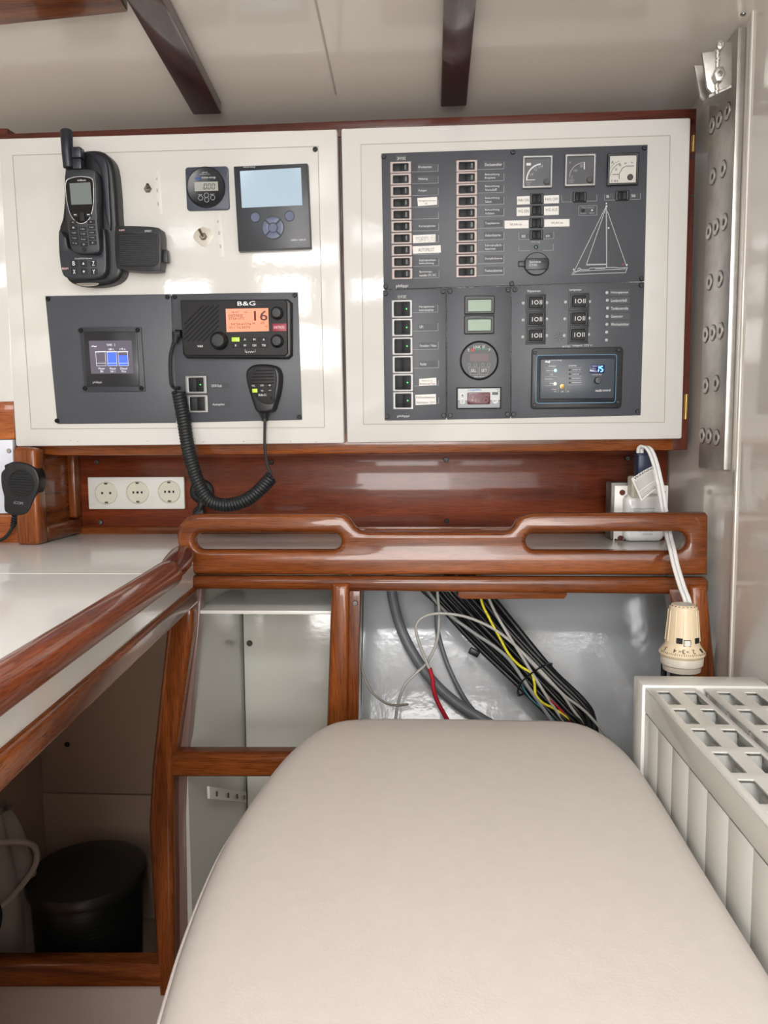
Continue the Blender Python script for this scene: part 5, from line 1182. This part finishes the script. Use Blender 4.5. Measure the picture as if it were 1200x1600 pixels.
for a_, y_, w_, m_ in ((-118, 996, .0042, BLKM), (-92, 999, .0042, PLW), (-52, 996, .0042, BLKM)):
    R_ = Matrix.Rotation(math.radians(a_), 4, 'Z'); g = G(); g.box(25.4*px_-.0012, 25.4*px_+.0006, -w_, w_, zt(y_)-.004, zt(y_)+.004, M=R_)
    if m_ is PLW: g2 = G(); g2.box(25.4*px_-.0012, 25.4*px_+.0003, -w_-.0008, w_+.0008, zt(y_)-.0048, zt(y_)+.0048, M=R_); g2.build('window_frame', BLKM, hd)
    g.build('window', m_, hd)
def ringtext(s, ang, wch, hch, zc_, r_, tiltz):
    g = G(); R_ = Matrix.Rotation(math.radians(ang), 4, 'Z')
    M = R_ @ Matrix.Translation((r_, 0, zc_)) @ Matrix.Rotation(math.radians(-tiltz), 4, 'Y') @ Matrix(((0, 0, 1, 0), (1, 0, 0, 0), (0, 1, 0, 0), (0, 0, 0, 1))) @ Matrix.Rotation(math.pi, 4, 'Z')
    g.text(s, -wch/2, wch/2, -hch/2, hch/2, .0002, .03, M); return g
zr = (zt(1006)+zt(1017))/2; rr_ = 30.6*px_
for s, a in (('5', -160), ('4', -128), ('3', -104), ('2', -75), ('1', -45)): ringtext(s, a, .0042, .0068, zr+.0008, rr_, 44).build('printed_number', INKB, hd)
for s, a in (('<', -114), ('>', -93)): ringtext(s, a, .0040, .0036, zr+.0008, rr_, 44).build('printed_arrow', mat('grey_ink', (80, 80, 84), .6), hd)
g = G()
for k in range(26):
    a = -170+k*5.6; R_ = Matrix.Rotation(math.radians(a), 4, 'Z'); h = .0011 if k % 4 else .0018
    M = R_ @ Matrix.Translation((33.4*px_, 0, zr-.0040)) @ Matrix.Rotation(math.radians(-44), 4, 'Y'); g.box(-.0002, .0003, -.0003, .0003, -h, h, M=M)
g.build('scale_ticks', INKB, hd, kind='stuff')
g = G()
for k in range(20):
    a = 2*math.pi*k/20; g.box(19.2*px_-.0008, 19.2*px_+.0008, -.0006, .0006, zt(945.4)-.0002, zt(945.4)+.0006, M=Matrix.Rotation(a, 4, 'Z'))
g.build('top_slots', BLKM, hd, kind='stuff')
g = G(); g.cyl(0, 0, zt(944.5), zt(944.5)+.0007, 14*px_, 24); g.build('top_disc', mat('pale_grey_disc', (196, 192, 184), .4), hd)
g = G(); g.lathe([(31*px_, zt(1024)), (32*px_, zt(1026)), (31.4*px_, zt(1036)), (29*px_, zt(1038)), (28*px_, zt(1046)), (22*px_, zt(1049)), (0, zt(1049))], 36); g.build('lower_collar', mat('valve_ivory', (208, 200, 186), .4), t, smooth=30)
g = G(); g.cyl(0, 0, zt(1092), zt(1048), .0145, 20); g.cyl(0, 0, zt(1066), zt(1054), .017, 8); g.build('stem', mat('valve_grey', (92, 94, 88), .4, metal=.5), t)
g = G(); g.cyl(-.022, .012, -.30, zt(1040), .0045, 10); g.build('pipe', BLK, t)
# ================================================================== radiator
RZ = CAMZ-.33; RX0, RX1, RYf, RYn = .290, .4505, 1.065, .10
rd = thing('radiator', 'white enamelled double radiator with slotted top grille beside the bulkhead', 'radiator', loc=(.37, .6, 0.0))
O_ = rd.location
def rbox(x0, x1, Y0, Y1, z0, z1, name, b=.0012, m=RADW, lab=None):
    g = G(); g.box(x0-O_.x, x1-O_.x, Y0-O_.y, Y1-O_.y, z0, z1, b); return g.build(name, m, rd, lab)
rbox(RX0-.004, RX1+.003, RYf-.042, RYf, .10, RZ+.003, 'end_cap', .002)
# grilles: a plate with slots, one for each half
ny_ = 14; pitch = .0665; y1st = 1.0076
holes = [[], []]
for k in range(ny_):
    Yt = y1st-pitch*k; Yb = Yt-.052
    for h_, (xa_, xb_) in ((0, (.3005, .3165)), (0, (.3340, .3505)), (1, (.3780, .3945)), (1, (.4130, .4290))):
        holes[h_].append([(xa_-O_.x, Yb-O_.y), (xb_-O_.x, Yb-O_.y), (xb_-O_.x, Yt-O_.y), (xa_-O_.x, Yt-O_.y)])
for h_, (xa_, xb_) in enumerate(((RX0, .3555), (.3665, RX1))):
    g = G(); g.plate([[(xa_-O_.x, RYn-O_.y), (xb_-O_.x, RYn-O_.y), (xb_-O_.x, RYf-.044-O_.y), (xa_-O_.x, RYf-.044-O_.y)]]+holes[h_], RZ-.0022, RZ-.0002, .0004, 1); g.build('top_grille', RADW, rd)
rbox(.3562, .3600, RYn, RYf-.044, RZ-.014, RZ-.002, 'centre_lip', .0008); rbox(.3602, .3662, RYn, RYf-.044, RZ-.012, RZ-.009, 'centre_groove', 0)
rbox(RX0, RX0+.0015, RYn, RYf-.0435, RZ-.033, RZ-.0024, 'side_lip', .0004)
rbox(RX1-.0015, RX1, RYn, RYf-.0435, .10, RZ-.0024, 'back_panel', .0004)
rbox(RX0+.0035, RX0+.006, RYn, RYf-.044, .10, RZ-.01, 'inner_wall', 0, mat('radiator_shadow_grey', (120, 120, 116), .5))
for k in range(17):
    Ya = RYf-.0445-.0575*k; Yb = Ya-.0566
    rbox(RX0+.0005, RX0+.0033, max(RYn, Yb), Ya, .10, RZ-.0355, 'front_panel', .0003)
for k in range(15):                                     # convector fins seen through the slots
    Yt = y1st-pitch*k+.004
    rbox(.2975, .3545, Yt, Yt+.003, RZ-.12, RZ-.006, 'fin', 0); rbox(.3685, .448, Yt, Yt+.003, RZ-.12, RZ-.006, 'fin', 0)
for xx in (.324, .402): rbox(xx, xx+.004, RYn, RYf-.046, .12, RZ-.018, 'water_panel', 0)
g = G()
for k in range(14):
    Yt = y1st-pitch*k-.026
    for xx in (.3085, .3865): g.box(xx-O_.x-.002, xx-O_.x+.003, Yt-O_.y-.004, Yt-O_.y+.004, RZ-.045, RZ-.012)
g.build('clip', mat('aged_clip', (150, 138, 118), .5), rd, kind='stuff')
rbox(RX0+.008, RX1-.003, RYn, RYf-.045, .12, .13, 'base_tray', 0)
for Y_ in (1.0, .3):
    rbox(RX0+.02, RX1-.02, Y_, Y_+.03, -.359, .102, 'foot', .002)
# ================================================================== seat cushion
CZ = CAMZ-.42
cx0, cx1, cy0, cy1 = -.224, .2835, .02, 1.163
def outline(n=120):
    o = []; cx, cy = (cx0+cx1)/2, (cy0+cy1)/2; W = (cx1-cx0)/2; H = (cy1-cy0)/2
    pts = [(-.15, .02), (-.196, .45), (-.210, .56), (-.2185, .63), (-.2245, .715), (-.2255, .80), (-.218, .90), (-.205, 1.00), (-.183, 1.085), (-.152, 1.138), (-.10, 1.158), (0, 1.163), (.12, 1.163), (.205, 1.160), (.243, 1.140), (.266, 1.10), (.279, 1.04), (.284, .95), (.281, .75), (.279, .45), (.278, .02)]
    return [(p.x, p.y) for p in smooth([V((a, b, 0)) for a, b in pts], 6)]
OL = outline()
def inset(P, d):
    n = len(P); out = []
    for i in range(n):
        a = V(P[i-1]); b = V(P[i]); c = V(P[(i+1) % n]); t1 = (b-a).normalized() if (b-a).length > 1e-9 else V((1, 0)); t2 = (c-b).normalized() if (c-b).length > 1e-9 else t1
        tt = (t1+t2).normalized() if (t1+t2).length > 1e-6 else t1; n_ = V((tt.y, -tt.x)); out.append(b+n_*d)
    return out
cu = thing('seat_cushion', 'large pale beige vinyl seat cushion filling the foreground', 'cushion', loc=(0.03, .6, CZ-.09))
bm = bmesh.new(); oo = cu.location; rings = []
prof_ = [(.006, -.088), (.001, -.08), (0, -.045), (0.0005, -.03), (.003, -.018), (.009, -.009), (.019, -.003), (.034, 0.000)]
for d_, z_ in prof_:
    rings.append([bm.verts.new((p.x-oo.x, p.y-oo.y, CZ+z_-oo.z)) for p in inset(OL, d_)])
nO = len(OL)
lastr = inset(OL, .034); cc_ = V((.03, .6))
for k_, z_ in ((.88, .0015), (.7, .0030), (.45, .0042), (.2, .0047), (.03, .0048)):
    rings.append([bm.verts.new((cc_.x+(p.x-cc_.x)*k_-oo.x, cc_.y+(p.y-cc_.y)*k_-oo.y, CZ+z_-oo.z)) for p in lastr])
for a, b in zip(rings, rings[1:]):
    for i in range(nO): bm.faces.new((a[i], a[(i+1) % nO], b[(i+1) % nO], b[i]))
bm.faces.new(rings[-1]); bm.faces.new(rings[0][::-1]); bmesh.ops.recalc_face_normals(bm, faces=bm.faces)
g = G(); g._add(bm); g.build('cover', LEATH, cu, smooth=80)
P = inset(OL, -.0008); g = G(); g.tube([(p.x-oo.x, p.y-oo.y, CZ-.026-oo.z) for p in P[:]], .0016, 6); g.build('seam_piping', LEATH, cu)
sb_ = thing('bench', 'white boxed bench standing under the beige cushion', 'bench', loc=(.03, .6, -.359))
g = G(); g.plate([[(p.x-.03, p.y-.6) for p in inset(OL, .03)]], 0, CZ-.09+.359, .004); g.build('box', WHITE, sb_)
# ================================================================== steel chainplate on the bulkhead
XB = WX_-.0125
o = V((XB, 1.26, .9)); st = thing('chainplate', 'bolted stainless steel chainplate on the right bulkhead', 'bracket', loc=o)
yb0, yb1 = atX(1133, 735, XB), atX(1093, 730, XB); zbt = yb0.z
Yn_, Yf_ = atX(1135, 600, XB).y, atX(1095, 600, XB).y
g = G(); g.box(0, .0118, Yn_-o.y, Yf_-o.y, zbt-o.z, zc(1.25)-.002-o.z, .0015); g.build('plate', STEEL, st)
bolts = [(1113, 196), (1124, 187), (1137, 174), (1114, 276), (1130, 264), (1108, 362), (1119, 355), (1132, 347), (1109, 441), (1125, 436), (1103, 523), (1114, 520), (1126, 517), (1103, 603), (1119, 599), (1097.5, 681), (1108, 682), (1120, 684)]
b0 = None
for (x, y) in bolts:
    p = atX(x, y, XB)
    if b0 is None:
        g = G(); M = Matrix.Rotation(-math.pi/2, 4, 'Y')
        g.lathe([(.0135, 0), (.0133, .0005), (0, .0005)], 24, M); b0 = g.build('bolt', STEELD, st, smooth=30)
        g = G(); g.lathe([(.0118, .0005), (.0112, .0014), (.0060, .0014), (.0052, .0006), (0, .0006)], 24, M); g.build('bolt_head', STEEL, b0, smooth=30)
        g = G(); g.lathe([(.0050, .0007), (.0042, .0009), (0, .0009)], 6, M); g.build('hex_socket', mat('socket_dark', (26, 26, 26), .5), b0); q = b0
    else: q = dup(b0)
    q.location = (p.x-o.x-.0004, p.y-o.y, p.z-o.z)
# clevis at the head
def flange(pts, Y, th, name):
    P = [atY(x, y, Y) for x, y in pts]; g = G()
    M = Matrix.Translation((-o.x, Y-o.y, -o.z)) @ Matrix.Rotation(math.pi/2, 4, 'X')
    g.poly([(p.x, p.z) for p in P][::-1], -th/2, th/2, .0008, M=M); return g.build(name, STEEL, st)
Y1, Y2 = 1.20, 1.245
flange([(1096, 83), (1114, 81), (1122, 67), (1143, 66), (1143, 130), (1138, 136), (1112, 146), (1104, 138)], Y1, .004, 'flange')
flange([(1084, 103), (1102, 103), (1108, 86), (1128, 86), (1128, 150), (1104, 161), (1094, 152)], Y2, .004, 'flange')
a, b = atY(1108, 148, Y1), atY(1098, 162, Y2)
g = G(); top = atY(1143, 132, Y1)
g.hexa([tuple(V(p)-o) for p in ((a.x, Y1, a.z-.004), (top.x, Y1, top.z-.004), (top.x, Y2, top.z-.012), (b.x, Y2, b.z-.002), (a.x, Y1, a.z), (top.x, Y1, top.z), (top.x, Y2, top.z-.008), (b.x, Y2, b.z+.002))]); g.build('web', STEEL, st)
for (x, y, Y) in ((1121, 120, Y1-.004), (1124, 72, Y1-.003)):
    p = atY(x, y, Y); r_ = .011 if y > 100 else .007
    g = G(); M = Matrix.Translation((p.x-o.x, Y-o.y, p.z-o.z)) @ Matrix.Rotation(math.pi/2, 4, 'X') @ Matrix.Diagonal((.75, 1, 1, 1))
    h_ = .010 if y > 100 else .005; g.lathe([(r_, 0), (r_, h_), (r_*.8, h_+.001), (r_*.45, h_+.001), (r_*.4, .003), (0, .003)], 6 if y > 100 else 16, M); g.build('nut', STEEL, st)
g = G(); random.seed(8); wl1, wl2 = atY(1122, 76, Y1-.003), atY(1120, 146, Y1-.003)
for k in range(26):
    p = wl1.lerp(wl2, k/25)-o; g.lathe([(.0005, -.003), (.0028, -.0015), (.003, .0015), (.0005, .003)], 8, Matrix.Translation(p+V((random.uniform(-.0008, .0008), 0, 0))))
g.build('weld_bead', STEEL, st, kind='stuff')
# vertical joint batten on the bulkhead beside it
jb = atX(1158, 500, WX_); g = G(); g.box(WX_-.003, WX_, jb.y-.010, jb.y, -.05, zc(1.14)-.002, .001); struct('trim_6', g, WALLP, 'slim vertical joint strip on the right bulkhead')
# ================================================================== things in the dark locker
zf = -.1205; YB = 1.40
pc = atY(138, 1400, YB); rB = .108
t = thing('black_container', 'lidded black ribbed container in the dark corner locker', 'container', loc=(pc.x, YB, zf))
H_ = atY(138, 1352, 1.40).z+.1205-.012
pr = [(rB*.86, 0)]
for k in range(22): z_ = .012+k*(H_-.03)/22; pr += [(rB*.90+k*.0003, z_), (rB*.90+k*.0003, z_+.007), (rB*.875+k*.0003, z_+.009), (rB*.875+k*.0003, z_+.0105)]
pr += [(rB*.9, H_-.012), (0, H_-.012)]
g = G(); g.lathe(pr, 48); g.build('ribbed_body', mat('container_black', (20, 22, 20), .4), t, smooth=30)
g = G(); g.lathe([(rB*.93, H_-.022), (rB*1.02, H_-.020), (rB*1.05, H_-.008), (rB*1.03, H_+.004), (rB*.9, H_+.010), (rB*.5, H_+.012), (0, H_+.012)], 48); ld = g.build('lid', mat('lid_black', (34, 34, 31), .35), t, smooth=30)
g = G(); g.plate([circ(.055, .062, .010, 20, .009), circ(.055, .062, .0085, 20, .0075)], H_+.0105, H_+.0112); g.box(.051, .059, .060, .064, H_+.0105, H_+.0112); g.build('lid_emblem', mat('emblem_grey', (60, 60, 56), .4), ld, kind='stuff')
# drawstring bag
bx_, by_ = atY(5, 1420, 1.35).x-.015, 1.35
t = thing('drawstring_bag', 'slumped pale fabric bag with a thick cord at the left of the dark locker', 'bag', loc=(bx_, by_, zf))
bm = bmesh.new(); random.seed(13); nr, ns = 16, 40; rings = []
import mathutils
for j in range(nr+1):
    v = j/nr; z_ = .36*v; base = .085*(1-.15*v) if v < .55 else .085*(.92-1.1*(v-.55))
    if j == 0: base *= .9
    row = []
    for i in range(ns):
        a = 2*math.pi*i/ns
        nzz = mathutils.noise.noise(V((math.cos(a)*1.6, math.sin(a)*1.6, v*3)))*.022+mathutils.noise.noise(V((math.cos(a)*4, math.sin(a)*4, v*5)))*.010+math.sin(a*9)*.004*v
        r_ = max(.012, base+nzz); row.append(bm.verts.new((r_*math.cos(a)*.95, r_*math.sin(a)*.9, z_+nzz*.4*(v > 0))))
    rings.append(row)
for a, b in zip(rings, rings[1:]):
    for i in range(ns): bm.faces.new((a[i], a[(i+1) % ns], b[(i+1) % ns], b[i]))
bm.faces.new(rings[0][::-1]); bm.faces.new(rings[-1]); bmesh.ops.recalc_face_normals(bm, faces=bm.faces)
g = G(); g._add(bm); g.build('cloth', mat('bag_cloth', (150, 142, 134), .85, bump=(500, .4)), t, smooth=80)
g = G(); g.tube(smooth([V(p) for p in ((-.02, -.05, .33), (.03, -.07, .335), (.072, -.035, .32), (.084, .0, .29), (.08, .0, .25), (.06, -.055, .22), (.03, -.09, .205))], 8), .0055, 8); g.build('cord', mat('bag_cord', (170, 160, 148), .8), t)
g = G(); g.tube(smooth([V(p) for p in ((.0, -.085, .27), (.03, -.09, .26), (.05, -.08, .21), (.04, -.085, .16), (.02, -.09, .13))], 8), .010, 8, .5); g.build('strap', mat('bag_strap', (36, 36, 38), .6), t)
